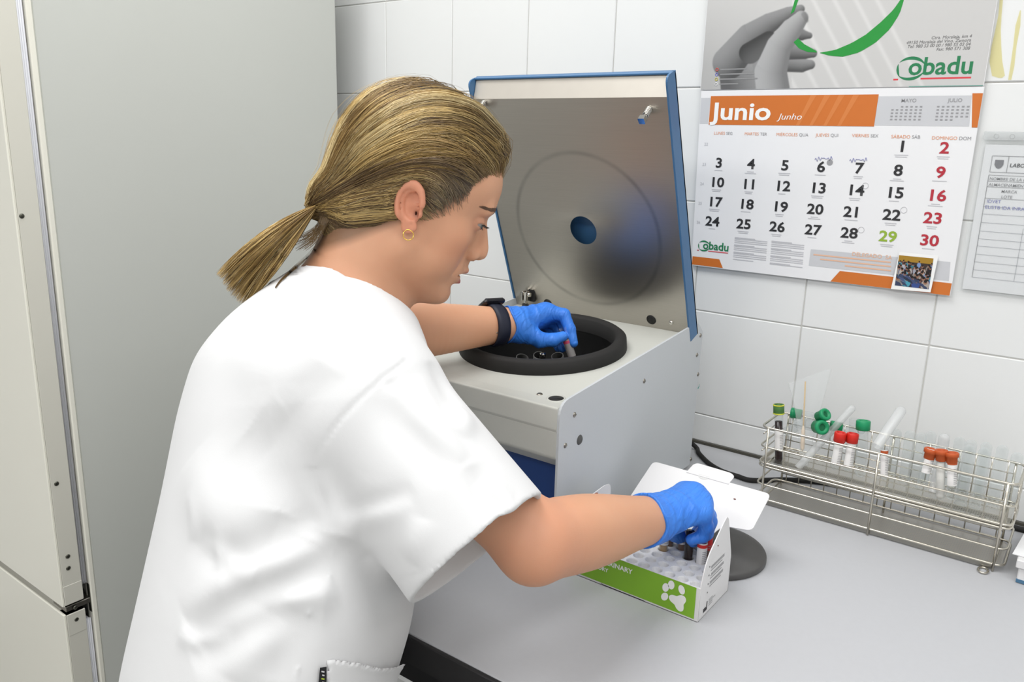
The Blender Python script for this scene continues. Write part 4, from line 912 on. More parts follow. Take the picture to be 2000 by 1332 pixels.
def sd_mesh(f, lo, hi, h, name, B=4):
    """surface nets on a sparse narrow band: f maps (n, 3) points to signed distances"""
    lo = np.array(lo, np.float64); nb = np.ceil((np.array(hi)-lo)/(h*B)).astype(np.int64); n = nb*B+2
    C4 = 4; nb = ((nb+C4-1)//C4)*C4; n = nb*B+2
    c0 = np.stack(np.meshgrid(*[np.arange(k//C4) for k in nb], indexing='ij'), -1).reshape(-1, 3)
    a0 = np.abs(f((lo+((c0+.5)*C4*B)*h).astype(np.float32))) < h*B*C4*1.0
    o4 = np.stack(np.meshgrid(*[np.arange(C4)]*3, indexing='ij'), -1).reshape(-1, 3); ci = (c0[a0][:, None, :]*C4+o4[None]).reshape(-1, 3)
    act = np.zeros(len(ci), bool)
    for s in range(0, len(ci), 300000): act[s:s+300000] = np.abs(f((lo+(ci[s:s+300000]*B+(B-1)/2)*h).astype(np.float32))) < h*B*1.3
    off = np.stack(np.meshgrid(*[np.arange(B)]*3, indexing='ij'), -1).reshape(-1, 3)
    fi = (ci[act][:, None, :]*B+off[None]).reshape(-1, 3); val = np.empty(len(fi), np.float32)
    for s in range(0, len(fi), 300000): val[s:s+300000] = f((lo+fi[s:s+300000]*h).astype(np.float32))
    key = lambda c: (c[:, 0]*n[1]+c[:, 1])*n[2]+c[:, 2]
    K = key(fi); o = np.argsort(K); K = K[o]; val = val[o]; fi = fi[o]
    def look(k):
        p = np.minimum(np.searchsorted(K, k), len(K)-1); ok = K[p] == k; return np.where(ok, val[p], np.nan)
    near = np.abs(val) < 5*h; cc = fi[near]
    cor = [(i, j, k) for i in (0, 1) for j in (0, 1) for k in (0, 1)]
    CV = np.stack([look(key(cc+np.array(q))) for q in cor], 1); neg = CV < 0
    ok = ~np.isnan(CV).any(1) & neg.any(1) & ~neg.all(1); cell = cc[ok]; CV = CV[ok]
    acc = np.zeros((len(cell), 3)); cnt = np.zeros(len(cell))
    for a in range(8):
        for b in range(a+1, 8):
            ca, cb = np.array(cor[a]), np.array(cor[b])
            if np.abs(ca-cb).sum() != 1: continue
            va = CV[:, a]; vb = CV[:, b]; m = (va < 0) != (vb < 0); t = np.where(m, va/(va-vb+1e-12), 0)
            acc += np.where(m[:, None], ca+t[:, None]*(cb-ca), 0); cnt += m
    V = lo+(cell+acc/cnt[:, None])*h; F = []
    CK = key(cell)                       # sorted already
    def cid(k): p = np.minimum(np.searchsorted(CK, k), len(CK)-1); return np.where(CK[p] == k, p, -1)
    v0 = val[near]
    for ax in range(3):
        d = np.zeros(3, np.int64); d[ax] = 1; v1 = look(key(cc+d)); m = ~np.isnan(v1) & ((v0 < 0) != (v1 < 0)); e = cc[m]; inside = v0[m] < 0; o1, o2 = [(1, 2), (2, 0), (0, 1)][ax]
        q = []
        for (p, r) in ((-1, -1), (0, -1), (0, 0), (-1, 0)):
            c = e.copy(); c[:, o1] += p; c[:, o2] += r; q.append(cid(key(c)))
        q = np.stack(q, 1); q[~inside] = q[~inside][:, ::-1]; F.append(q)
    F = np.concatenate(F); F = F[(F >= 0).all(1)]
    me = bpy.data.meshes.new(name); me.vertices.add(len(V)); me.vertices.foreach_set('co', V.astype(np.float32).ravel())
    me.loops.add(F.size); me.loops.foreach_set('vertex_index', F.ravel().astype(np.int32)); me.polygons.add(len(F)); me.polygons.foreach_set('loop_start', np.arange(0, F.size, 4, dtype=np.int32))
    me.polygons.foreach_set('use_smooth', np.ones(len(F), bool)); me.update(calc_edges=True); me.validate()
    return me
def set_tint(me, rgb):
    a = me.color_attributes.new('tint', 'FLOAT_COLOR', 'POINT'); c = np.ones((len(me.vertices), 4), np.float32); c[:, :3] = rgb; a.data.foreach_set('color', c.ravel())
def verts(me): v = np.zeros(len(me.vertices)*3, np.float32); me.vertices.foreach_get('co', v); return v.reshape(-1, 3)
def trace(f, O, Dn, t0, t1, steps=60):
    """march rays into a distance field; returns hit distances"""
    t = np.full(len(O), t0, np.float32)
    for _ in range(steps): t = np.minimum(t+f((O+Dn*t[:, None]).astype(np.float32))*.9, t1)
    return t
lin = lambda c: np.array(srgb(c), np.float32)

def f_bench(P):
    q = np.abs(P-np.array([(BX0+BX1)/2, BYF/2, -.06], np.float32))-np.array([(BX1-BX0)/2, -BYF/2+.0035, .062], np.float32); return np.linalg.norm(np.maximum(q, 0), axis=1)+np.minimum(q.max(1), 0)

# ------------------------------------------------------------------ the person
_hip = PX(490, 1420, .866)
person = thing('person', (float(_hip[0]), float(_hip[1]), ZF), 'person in white short sleeved tunic and blue gloves leaning over the bench', 'person')
# head frame (centimetres): x forward, y up, z to her right; origin between the ears
HP = np.array([-.286, -.669, .477]); HF = nrm([.579, .709, -.403]); HN = nrm([.763, -.645, -.039]); HU = nrm(np.cross(HN, HF)); HN = np.cross(HF, HU)
HM = np.stack([HF, HU, HN], 0).astype(np.float32)        # rows
def to_head(P): return ((P-HP.astype(np.float32))@HM.T)*100
def from_head(Q): return HP+(np.asarray(Q)/100)@HM
# arms and neck in world coordinates
NB = PX(672, 590, .985)
SHR, SHL = PX(715, 735, .815), PX(650, 640, 1.10)
ELR, WRR = PX(1042, 1058, .805), PX(1262, 1016, .965)
ELL, WRL = PX(742, 650, 1.13), PX(985, 634, 1.225)
HIP = PX(490, 1420, .866)
def f_ear(Q):
    """near ear (mirrored by |z|), in head centimetres"""
    e = nrm([-.29, .957, 0]); nz = nrm([-.40, .05, .91]); ax1 = e; ax3 = nrm(nz-e*(nz@e)); ax2 = np.cross(ax1, ax3); ax2 = ax2*np.sign(ax2[0])
    q = Q-np.array([-.42, .22, 6.85], np.float32); y = q@ax1.astype(np.float32); x = q@ax2.astype(np.float32); z = q@ax3.astype(np.float32); E = np.stack([x, y, z], 1)
    w = 1.72+.26*np.clip((y-.2)/2.6, -1, 1); rr = np.sqrt((x/w)**2+(y/2.95)**2); rim = (rr-1)*1.75
    plate = smax(np.abs(z+.02+.12*np.clip(x, -2, 2))-.22, rim+.30, .12)
    hz = .74-.20*np.clip(x, -1.5, 1.5)*.5-.28*np.clip(-y-1.0, 0, 2)
    fade = np.clip((-y-1.3)/.9, 0, 1)+np.clip((.2-y), 0, 1)*np.clip((x-.6)/.5, 0, 1)
    helix = np.sqrt((rim+.30)**2+(z-hz)**2)-.34+.42*fade
    crus = sd_cap(E, (1.45, .55, .38), (.75, .10, .25), .26, .14)
    ra = np.sqrt(((x-.02)/(w*.55))**2+((y-.05)/1.75)**2); anti = np.sqrt(((ra-1)*1.1)**2+(z-.42)**2)-.27+.5*np.clip((x-.35)/.5, 0, 1)
    lobe = sd_ell(E, (.12, -2.32, .22), (.92, .88, .36))
    trag = sd_ell(E, (1.18, -.75, .30), (.34, .55, .42)); atr = sd_ell(E, (.35, -1.55, .36), (.42, .34, .32))
    d = smin(helix, plate, .18); d = smin(d, smin(anti, lobe, .3), .16); d = smin(d, smin(trag, atr, .15), .25); d = smin(d, crus, .2)
    d = smax(d, -sd_ell(E, (.42, -.70, .58), (.72, .86, .62)), .16)
    d = smax(d, -sd_ell(E, (.30, .95, .55), (.62, .62, .50)), .16)
    return smax(d, -sd_ell(E, (.80, -.80, .10), (.26, .36, .20)), .10)
EYE = (7.72, 1.50, 3.15)
def f_head(Q):
    x, y = Q[:, 0], Q[:, 1]; A = Q.copy(); A[:, 2] = np.abs(A[:, 2]); az = A[:, 2]
    d = sd_ell(A, (.1, 4.7, 0), (9.45, 8.1, 7.25))
    d = smin(d, sd_ell(A, (3.6, -.6, 0), (5.7, 6.0, 6.0)), 2.0)
    jaw = sd_cap(A, (.8, -4.6, 4.6), (7.2, -8.4, 1.5), 1.9, 1.5)
    d = smin(d, jaw, 2.2)
    d = smin(d, sd_ell(A, (3.5, -5.5, 0), (5.4, 4.0, 4.9)), 2.0)
    d = smin(d, sd_ell(A, (8.05, -8.75, 0), (1.45, 1.45, 1.9)), 1.1)                   # chin
    d = smin(d, sd_ell(A, (7.4, -5.3, 0), (2.35, 2.5, 2.7)), 1.2)                      # mouth mound
    d = smin(d, sd_ell(A, (5.6, -1.3, 4.3), (2.2, 1.9, 1.9)), 1.6)                     # cheek
    d = smin(d, sd_ell(A, (5.2, -4.0, 3.6), (2.4, 2.6, 2.2)), 1.6)
    d = smin(d, sd_ell(A, (4.3, 5.0, 0), (5.35, 4.4, 6.4)), 1.6)                        # forehead
    d = smin(d, sd_cap(A, (9.15, 3.4, .3), (8.35, 3.25, 3.7), .70, .78), 1.3)            # brow
    d = smax(d, -sd_ell(A, (9.5, 1.35, 3.1), (1.35, 1.0, 1.6)), .9)                 # eye socket
    d = smin(d, sd_cap(A, (7.6, 1.8, 0), (8.9, -1.6, 0), 1.15, 1.35), .6)
    d = smin(d, sd_cap(A, (8.75, 2.3, 0), (10.7, -1.3, 0), .80, .85), .7)              # nose bridge
    d = smin(d, sd_ell(A, (10.75, -2.05, 0), (1.02, .98, .95)), .45)                   # tip
    d = smin(d, sd_ell(A, (9.75, -2.65, 1.05), (.95, .80, .72)), .40)                  # ala
    d = smin(d, sd_cap(A, (9.9, -2.9, 0), (10.7, -2.65, 0), .45), .3)
    d = smin(d, sd_cap(A, (9.35, -3.2, 0), (9.4, -4.2, 0), .75), .5)
    d = smax(d, -sd_ell(A, (10.42, -3.12, .86), (.52, .44, .34)), .10)                 # nostril
    # eyelids over the eyeball
    eb = sd_sph(A, EYE, 1.36); ex_, ey_, ez_ = x-EYE[0], y-EYE[1], az-EYE[2]
    opening = np.maximum(np.abs(ey_+.28-.06*ez_)-.22*np.clip(1.35-np.abs(ez_)*.78, 0, 1.2), -(ex_-.3))
    d = smin(d, eb, .25); d = smax(d, -np.maximum(opening, sd_sph(A, EYE, 1.9)), .10)
    crease = np.sqrt((sd_sph(A, EYE, 1.44))**2+(ey_-.62)**2)-.09; d = smax(d, -np.maximum(crease, -ex_), .16)
    # lips, slightly parted
    ul = sd_cap(A, (10.05, -4.82, 0), (8.35, -5.35, 2.1), .50, .22); ll = sd_cap(A, (9.55, -6.66, 0), (8.0, -5.95, 2.0), .62, .22)
    d = smin(d, ul, .35); d = smin(d, ll, .35)
    gap = np.sqrt((y+5.52+.03*az*az)**2+np.clip(8.6-x, 0, 9)**2*.25)-.17*np.clip(2.3-az, 0, 1); d = smax(d, -np.maximum(gap, az-2.2), .16)
    d = smax(d, -sd_cap(A, (9.95, -7.35, 0), (9.2, -7.2, 1.6), .5, .4), .5)            # fold under the lip
    d = smax(d, -sd_cap(A, (10.35, -3.6, 0), (10.45, -4.3, 0), .16), .3)               # philtrum
    nl = sd_cap(A, (9.35, -2.7, 2.05), (8.0, -5.3, 3.1), .12); d = smax(d, -nl, .55)   # fold beside the mouth
    return smin(d, f_ear(A), .35)
def f_body(P):
    """bare body: head, neck, trunk, arms, legs down to the ankles"""
    Q = to_head(P); dh = np.full(len(P), 9., np.float32); m = np.linalg.norm(Q-np.array([2, 1, 0]), axis=1) < 18.5
    if m.any(): dh[m] = f_head(Q[m])/100
    dh[~m] = np.linalg.norm(Q[~m]-np.array([2, 1, 0]), axis=1)/100-.155
    nk = sd_chain(P, [(from_head((.2, -2.4, 0)), .056), (from_head((-1.6, -7.5, 0)), .058), (NB, .064)], .02)
    sub = sd_cap(P, from_head((4.6, -8.2, 0)), from_head((0.0, -10.5, 0)), .030, .042)
    d = smin(dh, smin(nk, sub, .02), .018)
    tr = sd_chain(P, [(NB+np.array([0, -.02, -.06]), .085), (PX(600, 850, .928), .105), (PX(546, 1180, .88), .105), (HIP, .11)], .05)
    sh = smin(sd_cap(P, NB-np.array([0, 0, .03]), SHR, .05, .05), sd_cap(P, NB-np.array([0, 0, .03]), SHL, .05, .05), .03)
    d = smin(d, smin(tr, sh, .05), .03)
    up = ELR-SHR; fo = WRR-ELR
    ar = sd_cap(P, SHR, ELR, .050, .037)
    olec = sd_sph(P, ELR+nrm(nrm(up)*.8-nrm(fo))*.016, .022)
    fa = sd_limb(P, [ELR+nrm(up)*.002, ELR+fo*.2, ELR+fo*.4, ELR+fo*.6, ELR+fo*.8, WRR, WRR+fo*.08], [.0385, .0410, .0410, .0375, .0325, .0288, .0275])
    d = smin(d, smin(smin(ar, fa, .016), olec, .018), .02)
    upl = ELL-SHL; fol = WRL-ELL
    al = smin(sd_chain(P, [(SHL, .050), (ELL, .038)]), sd_limb(P, [ELL, ELL+fol*.33, ELL+fol*.66, WRL, WRL+fol*.05], [.040, .0405, .0335, .0262, .025]), .015)
    return smin(d, al, .02)
NOS = np.array([10.42, -3.02, 1.0])
# ---- skin: one continuous body
def skin_material():
    m = bpy.data.materials.new('skin'); m.use_nodes = True; N = m.node_tree.nodes; L = m.node_tree.links; b = N['Principled BSDF']
    a = N.new('ShaderNodeAttribute'); a.attribute_name = 'tint'; tc = N.new('ShaderNodeTexCoord')
    n1 = N.new('ShaderNodeTexNoise'); n1.inputs['Scale'].default_value = 26; n1.inputs['Detail'].default_value = 4; L.new(tc.outputs['Object'], n1.inputs['Vector'])
    mr = N.new('ShaderNodeMapRange'); mr.inputs[1].default_value = .3; mr.inputs[2].default_value = .7; mr.inputs[3].default_value = .0; mr.inputs[4].default_value = .14; L.new(n1.outputs['Fac'], mr.inputs[0])
    mx = N.new('ShaderNodeMixRGB'); mx.blend_type = 'MULTIPLY'; mx.inputs[2].default_value = (.94, .72, .60, 1); L.new(mr.outputs[0], mx.inputs[0]); L.new(a.outputs['Color'], mx.inputs[1]); L.new(mx.outputs[0], b.inputs['Base Color'])
    n2 = N.new('ShaderNodeTexNoise'); n2.inputs['Scale'].default_value = 900; n2.inputs['Detail'].default_value = 3; L.new(tc.outputs['Object'], n2.inputs['Vector'])
    bp = N.new('ShaderNodeBump'); bp.inputs['Strength'].default_value = .12; bp.inputs['Distance'].default_value = .0006; L.new(n2.outputs['Fac'], bp.inputs['Height']); L.new(bp.outputs[0], b.inputs['Normal'])
    b.inputs['Roughness'].default_value = .5; b.inputs['Specular IOR Level'].default_value = .4
    b.inputs['Subsurface Weight'].default_value = .15; b.inputs['Subsurface Radius'].default_value = (1., .35, .2); b.inputs['Subsurface Scale'].default_value = .0018
    return m
M_skin = skin_material()
me_body = sd_mesh(f_body, np.minimum.reduce([HP-.19, SHR-.1, SHL-.1, ELR-.1, WRR-.06, ELL-.1, WRL-.06, HIP-.16]), np.maximum.reduce([HP+.19, SHR+.1, SHL+.1, ELR+.1, WRR+.06, ELL+.1, WRL+.06, HIP+.1]), .0021, 'body')
V = verts(me_body); Q = to_head(V); A = Q.copy(); A[:, 2] = np.abs(A[:, 2]); az = A[:, 2]
base = lin((208, 157, 125)); tint = np.tile(base, (len(V), 1))
def blend(mask, col): 
    global tint
    tint = tint+(lin(col)-tint)*np.clip(mask, 0, 1)[:, None]
sm = lambda x, a, b: np.clip((x-a)/(b-a), 0, 1)
inh = np.linalg.norm(Q-np.array([2, 1, 0]), axis=1) < 16
blend(.55*np.exp(-(np.linalg.norm((A-np.array([6.5, -2.2, 4.6]))/np.array([2.8, 2.4, 2.4]), axis=1))**2)*inh, (202, 138, 108))     # cheek
blend(.9*sm(-f_ear(A), -.35, .1)*inh*(az > 6.2), (214, 142, 114))                                                                     # ear
ulip = sd_cap(A, (10.1, -4.95, 0), (8.35, -5.4, 2.1), .42, .12); llip = sd_cap(A, (9.65, -6.5, 0), (8.0, -5.9, 2.0), .56, .12)
blend(sm(-np.minimum(ulip, llip), -.12, .08)*inh, (176, 96, 92))
blend(.5*sm(-(np.linalg.norm(A-np.array(EYE), axis=1)-1.9), -.4, .4)*inh, (190, 134, 108))
blend(.35*np.exp(-(np.linalg.norm(V-ELR, axis=1)/.05)**2), (214, 128, 104))                                                          # elbow
for q in ((9.0, -4.0, 3.3), (5.0, -6.8, 4.6), (2.0, -8.5, 5.0), (6.0, 6.2, 5.2)): blend(np.exp(-(np.linalg.norm((Q-np.array(q))/.14, axis=1))**2), (150, 96, 70))
fr_ = .82*(Q[:, 0]-2.45)-.571*(Q[:, 1]-.1)-.35*np.clip(5.0-az, 0, 5)*.35; lo_b = .73*(Q[:, 0]+.7)-.69*(Q[:, 1]+3.0)
blend(.75*sm(-np.maximum(fr_, lo_b), .2, 1.2)*inh*(f_ear(A) > .25), (104, 80, 56))
blend(np.exp(-(np.linalg.norm((A-NOS)/np.array([.42, .26, .42]), axis=1))**2)*.95*inh, (70, 36, 28))  # shade inside the nostril, painted into the skin tint
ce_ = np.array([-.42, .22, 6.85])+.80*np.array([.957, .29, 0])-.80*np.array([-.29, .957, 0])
blend(.9*np.exp(-(np.linalg.norm((A-ce_)/np.array([.36, .48, .6]), axis=1))**2)*inh, (96, 44, 34))  # ear canal darkened in the tint to stand for its shade
set_tint(me_body, tint)
body = obj('body', me_body, M_skin, person)
for s_ in (1, -1):
    e = np.array(EYE)*np.array([1, 1, s_]); c = from_head(e)
    eye = obj('eyeball', MB().ball(c, .0126, 16), mat('shaded_eye_white', (150, 142, 136), .15, var=0), person)  # eye white greyed, its shadow is put into the colour
    g = nrm(HF*.86-HU*.42+HN*.22); obj('iris', MB().lathe([(.0066, .0106), (.0058, .0116), (.003, .0130), (.0001, .0134)], 24, c, g), mat('iris', (84, 96, 92), .1, var=.2, vscale=900), eye)
    obj('pupil', MB().lathe([(.0026, .01325), (.0014, .0137), (.0001, .0139)], 16, c, g), mat('pupil', (12, 10, 10), .05, var=0), eye)
    # lashes and brow: short hairs
    rs = np.random.RandomState(5); lash = MB()
    for k in range(46):
        zz = -1.0+2.25*k/45; p0 = e+np.array([math.sqrt(max(.05, 1.42**2-zz*zz*.9-.02)), -.04-.05*zz*zz, zz*s_])
        d = np.array([.62, -.12+rs.uniform(-.1, .1), .30*zz*s_]); p2 = p0+d*rs.uniform(.75, 1.1); p1 = (p0+p2)/2+np.array([.05, -.10, 0]); lash.tube([from_head(p) for p in (p0, p1, p2)], [.00022, .00018, .00005], 4, False)
        if k % 2 == 0:
            p0 = e+np.array([math.sqrt(max(.05, 1.38**2-zz*zz*.9-.2)), -.50, zz*s_]); lash.tube([from_head(p0), from_head(p0+np.array([.18, -.20, .1*zz*s_]))], [.00014, .00004], 4, False)
    obj('eyelashes', lash, mat('lash_brown', (40, 30, 26), .6, var=0), person)['kind'] = 'stuff'
    br = MB(); allw = []
    for k in range(230):
        t = rs.rand(); zz = .9+4.0*t; q = np.array([8.2+1.6-1.75*(zz/4.9)**2, 3.15+.9*math.sin(math.pi*min(1, t*.9))*.55+rs.uniform(-.28, .28)*(1-.6*t), zz])
        allw += [from_head((q+np.array([-.14*a_, .12*a_*(1-t), .62*a_]))*np.array([1, 1, s_])) for a_ in (0, .5, 1)]
    O = np.array(allw)+HF*.03; Dn = np.tile(-HF, (len(O), 1)); tt = trace(f_body, O.astype(np.float32), Dn.astype(np.float32), 0, .08, 30); Wp = O+Dn*(tt[:, None]-.0005)
    for k in range(230): br.tube(list(Wp[3*k:3*k+3]), [.00028, .00024, .00008], 4, False)
    obj('eyebrow', br, mat('brow_brown', (96, 72, 56), .6, var=0), person)['kind'] = 'stuff'
hc = PX(797.5, 459, .888); er = nrm(CRT*.95+CFW*.25); eu = nrm(np.cross(er, CFW)); eu = eu if eu@CUP > 0 else -eu
obj('earring', MB().tube([hc+.0057*(er*math.cos(t)+eu*math.sin(t)) for t in [2*math.pi*k/28 for k in range(28)]], .00062, 8, closed=True), mat('gold', (226, 184, 92), .2, 1.0, var=.02), person, 'small gold hoop earring')

# ---- tunic
ST = [((480, 1500, .862), .180, .138), ((504, 1332, .870), .174, .138), ((546, 1180, .880), .172, .143), ((578, 1000, .902), .172, .142), ((598, 850, .928), .172, .141), ((608, 740, .946), .166, .132), ((632, 650, .962), .138, .108), ((660, 590, .98), .088, .080)]
SP = [(PX(*a), l, g) for a, l, g in ST]
BR_ = nrm(SHR-SHL); BFw = nrm(np.cross(np.array([0, 0, 1.]), BR_))
if BFw@np.array([.5, .8, 0]) < 0: BFw = -BFw
SPa = SP[0][0]; SPd = nrm(SP[-1][0]-SPa); SPr = nrm(BR_-SPd*(BR_@SPd)); SPf = np.cross(SPd, SPr)
_s = np.array([(q-SPa)@SPd for q, _, _ in SP]); _c = np.stack([q-SPa-SPd*((q-SPa)@SPd) for q, _, _ in SP]); _k = np.c_[_c@SPr, _c@SPf, [l for _, l, _ in SP], [g for _, _, g in SP]]
sx_ = np.linspace(_s[0], _s[-1], 60); tb_s = np.stack([np.interp(sx_, _s, _k[:, i]) for i in range(4)], 1)
for _ in range(6): tb_s[1:-1] = .25*tb_s[:-2]+.5*tb_s[1:-1]+.25*tb_s[2:]
def f_spine(P):
    q = P-SPa.astype(np.float32); s_ = q@SPd.astype(np.float32); sc = np.clip(s_, _s[0], _s[-1]); o = [np.interp(sc, sx_, tb_s[:, i]) for i in range(4)]
    l = q@SPr.astype(np.float32)-o[0]; g = q@SPf.astype(np.float32)-o[1]; k = np.sqrt((l/o[2])**2+(g/o[3])**2); h = s_-sc
    return (np.sqrt((np.maximum(k-1, 0)*o[3])**2+h*h)+np.minimum(k-1, 0)*o[3]).astype(np.float32)
SLA, SLB = PX(716, 792, .815), PX(934, 1071, .765)
SLd = nrm(SLB-SLA); SLL = np.linalg.norm(SLB-SLA)
SLLa, SLLb = SHL+np.array([0, -.01, -.03]), SHL+(ELL-SHL)*.80
neckpl = np.array([PX(598, 486, .99), PX(712, 566, .905), PX(792, 626, .985)]); npn = nrm(np.cross(neckpl[1]-neckpl[0], neckpl[2]-neckpl[0])); npn = npn if npn[2] > 0 else -npn
def f_sleeve(P, grow=0.):
    return sd_chain(P, [(SLA-SLd*.03, .070+grow), (SLA+SLd*.02, .0775+grow), (SLA+SLd*SLL*.6, .0785+grow), (SLB+SLd*.10, .0810+grow)])
def f_t0(P):
    d = f_spine(P)
    yoke = smin(sd_chain(P, [(NB-np.array([0, 0, .045]), .062), (SHR-np.array([0, 0, .012]), .060), (SLA, .066)], .03), sd_chain(P, [(NB-np.array([0, 0, .045]), .062), (SHL-np.array([0, 0, .012]), .058)], .03), .03)
    d = smin(d, yoke, .075)
    s_ = (P-SLB.astype(np.float32))@SLd.astype(np.float32); d = smin(d, smax(f_sleeve(P), s_, .002), .022)
    d = smin(d, smax(sd_cap(P, SLLa, SLLb, .068, .066), (P-SLLb.astype(np.float32))@nrm(SLLb-SLLa).astype(np.float32)-.02, .002), .03)
    return d
def on_cloth(pts, f=f_t0, c0=.55, c1=1.25):
    D = np.array([(CFW+CRT*(u-1000)/FPX-CUP*(v-666)/FPX) for u, v in pts]); n = np.linalg.norm(D, axis=1, keepdims=True); D = D/n
    t = trace(f, np.tile(CP, (len(pts), 1)).astype(np.float32), D.astype(np.float32), c0, c1*1.3, 90); return CP+D*t[:, None], D
def T_(pts): return [(200+x/1.7256, 560+y/1.7256) for x, y in pts]
def resamp(pts, n=10): return [tuple(p[:2]) for p in bez([(u, v, 0) for u, v in pts], n)]
# (image polyline on the cloth, height in m, width in m): positive are ridges, negative are hollows
FOLDS = [
 (T_([(560, 535), (650, 625), (730, 720), (770, 790), (745, 860), (650, 925), (500, 985), (370, 1065), (290, 1140)]), .013, .021),
 (T_([(500, 470), (600, 590), (690, 690), (720, 760), (690, 830), (560, 895), (400, 940)]), -.014, .028),
 (T_([(770, 830), (745, 900), (640, 985), (470, 1060), (360, 1130), (300, 1190)]), -.011, .018),
 (T_([(790, 1010), (700, 1050), (560, 1075), (430, 1140), (330, 1190)]), .008, .015),
 (T_([(740, 1070), (640, 1085), (520, 1130), (380, 1215), (300, 1260)]), -.008, .016),
 (T_([(310, 560), (350, 700), (430, 790), (560, 850)]), .006, .028),
 (T_([(300, 850), (400, 900), (520, 950)]), -.004, .016),
 (T_([(560, 1100), (500, 1200), (440, 1330)]), .004, .02),
 (T_([(690, 1100), (640, 1200), (590, 1330)]), -.003, .018),
 (T_([(970, 330), (1060, 430), (1150, 520), (1220, 590)]), .004, .012),
 (T_([(900, 340), (1000, 460), (1100, 560), (1180, 640)]), -.004, .016),
 (T_([(785, 775), (880, 745), (980, 715), (1050, 680)]), -.0035, .010),
 (T_([(780, 800), (900, 770), (1040, 720)]), .0035, .012),
 (T_([(1290, 640), (1330, 690), (1400, 775)]), .004, .010),
 (T_([(1240, 600), (1300, 700), (1340, 790)]), -.005, .013),
 (T_([(1080, 780), (1060, 860), (1040, 930)]), .003, .012),
 (T_([(720, 620), (740, 700), (800, 800), (900, 900)]), .003, .014),
 (T_([(1100, 250), (1150, 330), (1190, 420)]), -.0035, .013),
 (T_([(1230, 420), (1200, 500)]), .005, .012),
 (T_([(440, 180), (560, 300), (640, 420)]), .003, .03),
 (T_([(760, 270), (700, 350), (640, 460), (560, 470)]), -.003, .022)]
FOLDS += [(T_([(305, 690), (322, 780), (312, 860)]), .0022, .007), (T_([(412, 800), (402, 890), (396, 960)]), .0022, .007), (T_([(705, 610), (712, 680), (775, 785)]), -.0032, .008), (T_([(330, 860), (400, 895), (470, 960), (520, 985)]), .0025, .008), (T_([(600, 1060), (700, 1040), (765, 1030)]), .0025, .007), (T_([(1060, 300), (1110, 400), (1220, 590)]), .0020, .007), (T_([(960, 310), (975, 330), (970, 345)]), -.002, .006), (T_([(250, 1170), (330, 1195), (430, 1190)]), .003, .009)]
SEAMS = [(T_([(1028, 246), (975, 285), (930, 322), (860, 385), (800, 450), (755, 510), (715, 575), (680, 655)]), -.0030, .0019),
 (T_([(1388, 782), (1300, 835), (1180, 905), (1100, 952), (1008, 994)]), -.0008, .0014),
 (T_([(800, 800), (780, 900), (755, 1030), (700, 1090), (672, 1200), (652, 1340)]), .0012, .0016),
 (T_([(890, 60), (930, 120), (985, 190), (1028, 246)]), -.0012, .0014)]
FS = []
for pl, a, w in FOLDS+SEAMS:
    rp = resamp(pl, 7); P3, _ = on_cloth(rp); FS.append((P3.astype(np.float32), a, w))
def f_folds(P):
    out = np.zeros(len(P), np.float32)
    for P3, a, w in FS:
        c = P3.mean(0); R_ = np.linalg.norm(P3-c, axis=1).max()+3*w; m = np.linalg.norm(P-c, axis=1) < R_
        if not m.any(): continue
        q = P[m]; best = np.full(len(q), 9., np.float32); tb = np.zeros(len(q), np.float32); n = len(P3)-1
        for k in range(n):
            s_, e_ = P3[k], P3[k+1]; d = e_-s_; t = np.clip(((q-s_)@d)/(d@d+1e-9), 0, 1); dd = np.linalg.norm(q-s_-t[:, None]*d, axis=1); b = dd < best; best = np.where(b, dd, best); tb = np.where(b, (k+t)/n, tb)
        env = np.clip(np.sin(math.pi*tb), 0, 1)**.8 if w > .004 else 1.0
        out[m] += a*(1.25 if w > .004 else 1.)*np.exp(-(best/w)**2)*env
    return out
def f_tunic(P):
    d = f_t0(P); m = np.abs(d) < .035
    if m.any(): d[m] -= f_folds(P[m])
    # neckline: cloth ends along a slanting plane, hollow around the neck
    pl = (P-neckpl[1].astype(np.float32))@npn.astype(np.float32); far = np.clip((np.linalg.norm(P-NB.astype(np.float32), axis=1)-.085)/.07, 0, 1)
    d = smax(d, pl-far*far*.3, .006)
    nk = sd_chain(P, [(from_head((-1.6, -7.5, 0)), .066), (NB, .0705), (NB-npn*.05, .0705)]); d = smax(d, -nk, .004)
    # open sleeves
    s_ = (P-SLB.astype(np.float32))@SLd.astype(np.float32)
    ins = np.maximum(np.maximum(f_sleeve(P, -.0055)+.010*np.clip((-s_-.002)/.02, 0, 1), -(s_+.05)), s_-.004); d = smax(d, -ins, .002)
    sl2 = nrm(SLLb-SLLa); s2 = (P-SLLb.astype(np.float32))@sl2.astype(np.float32)
    d = smax(d, -np.maximum(np.maximum(sd_cap(P, SLLa, SLLb+sl2*.08, .062, .061), -(s2+.05)), s2-.024), .002)
    d = smax(d, -f_bench(P), .004)
    return smax(d, -(P[:, 2]+.235), .003)
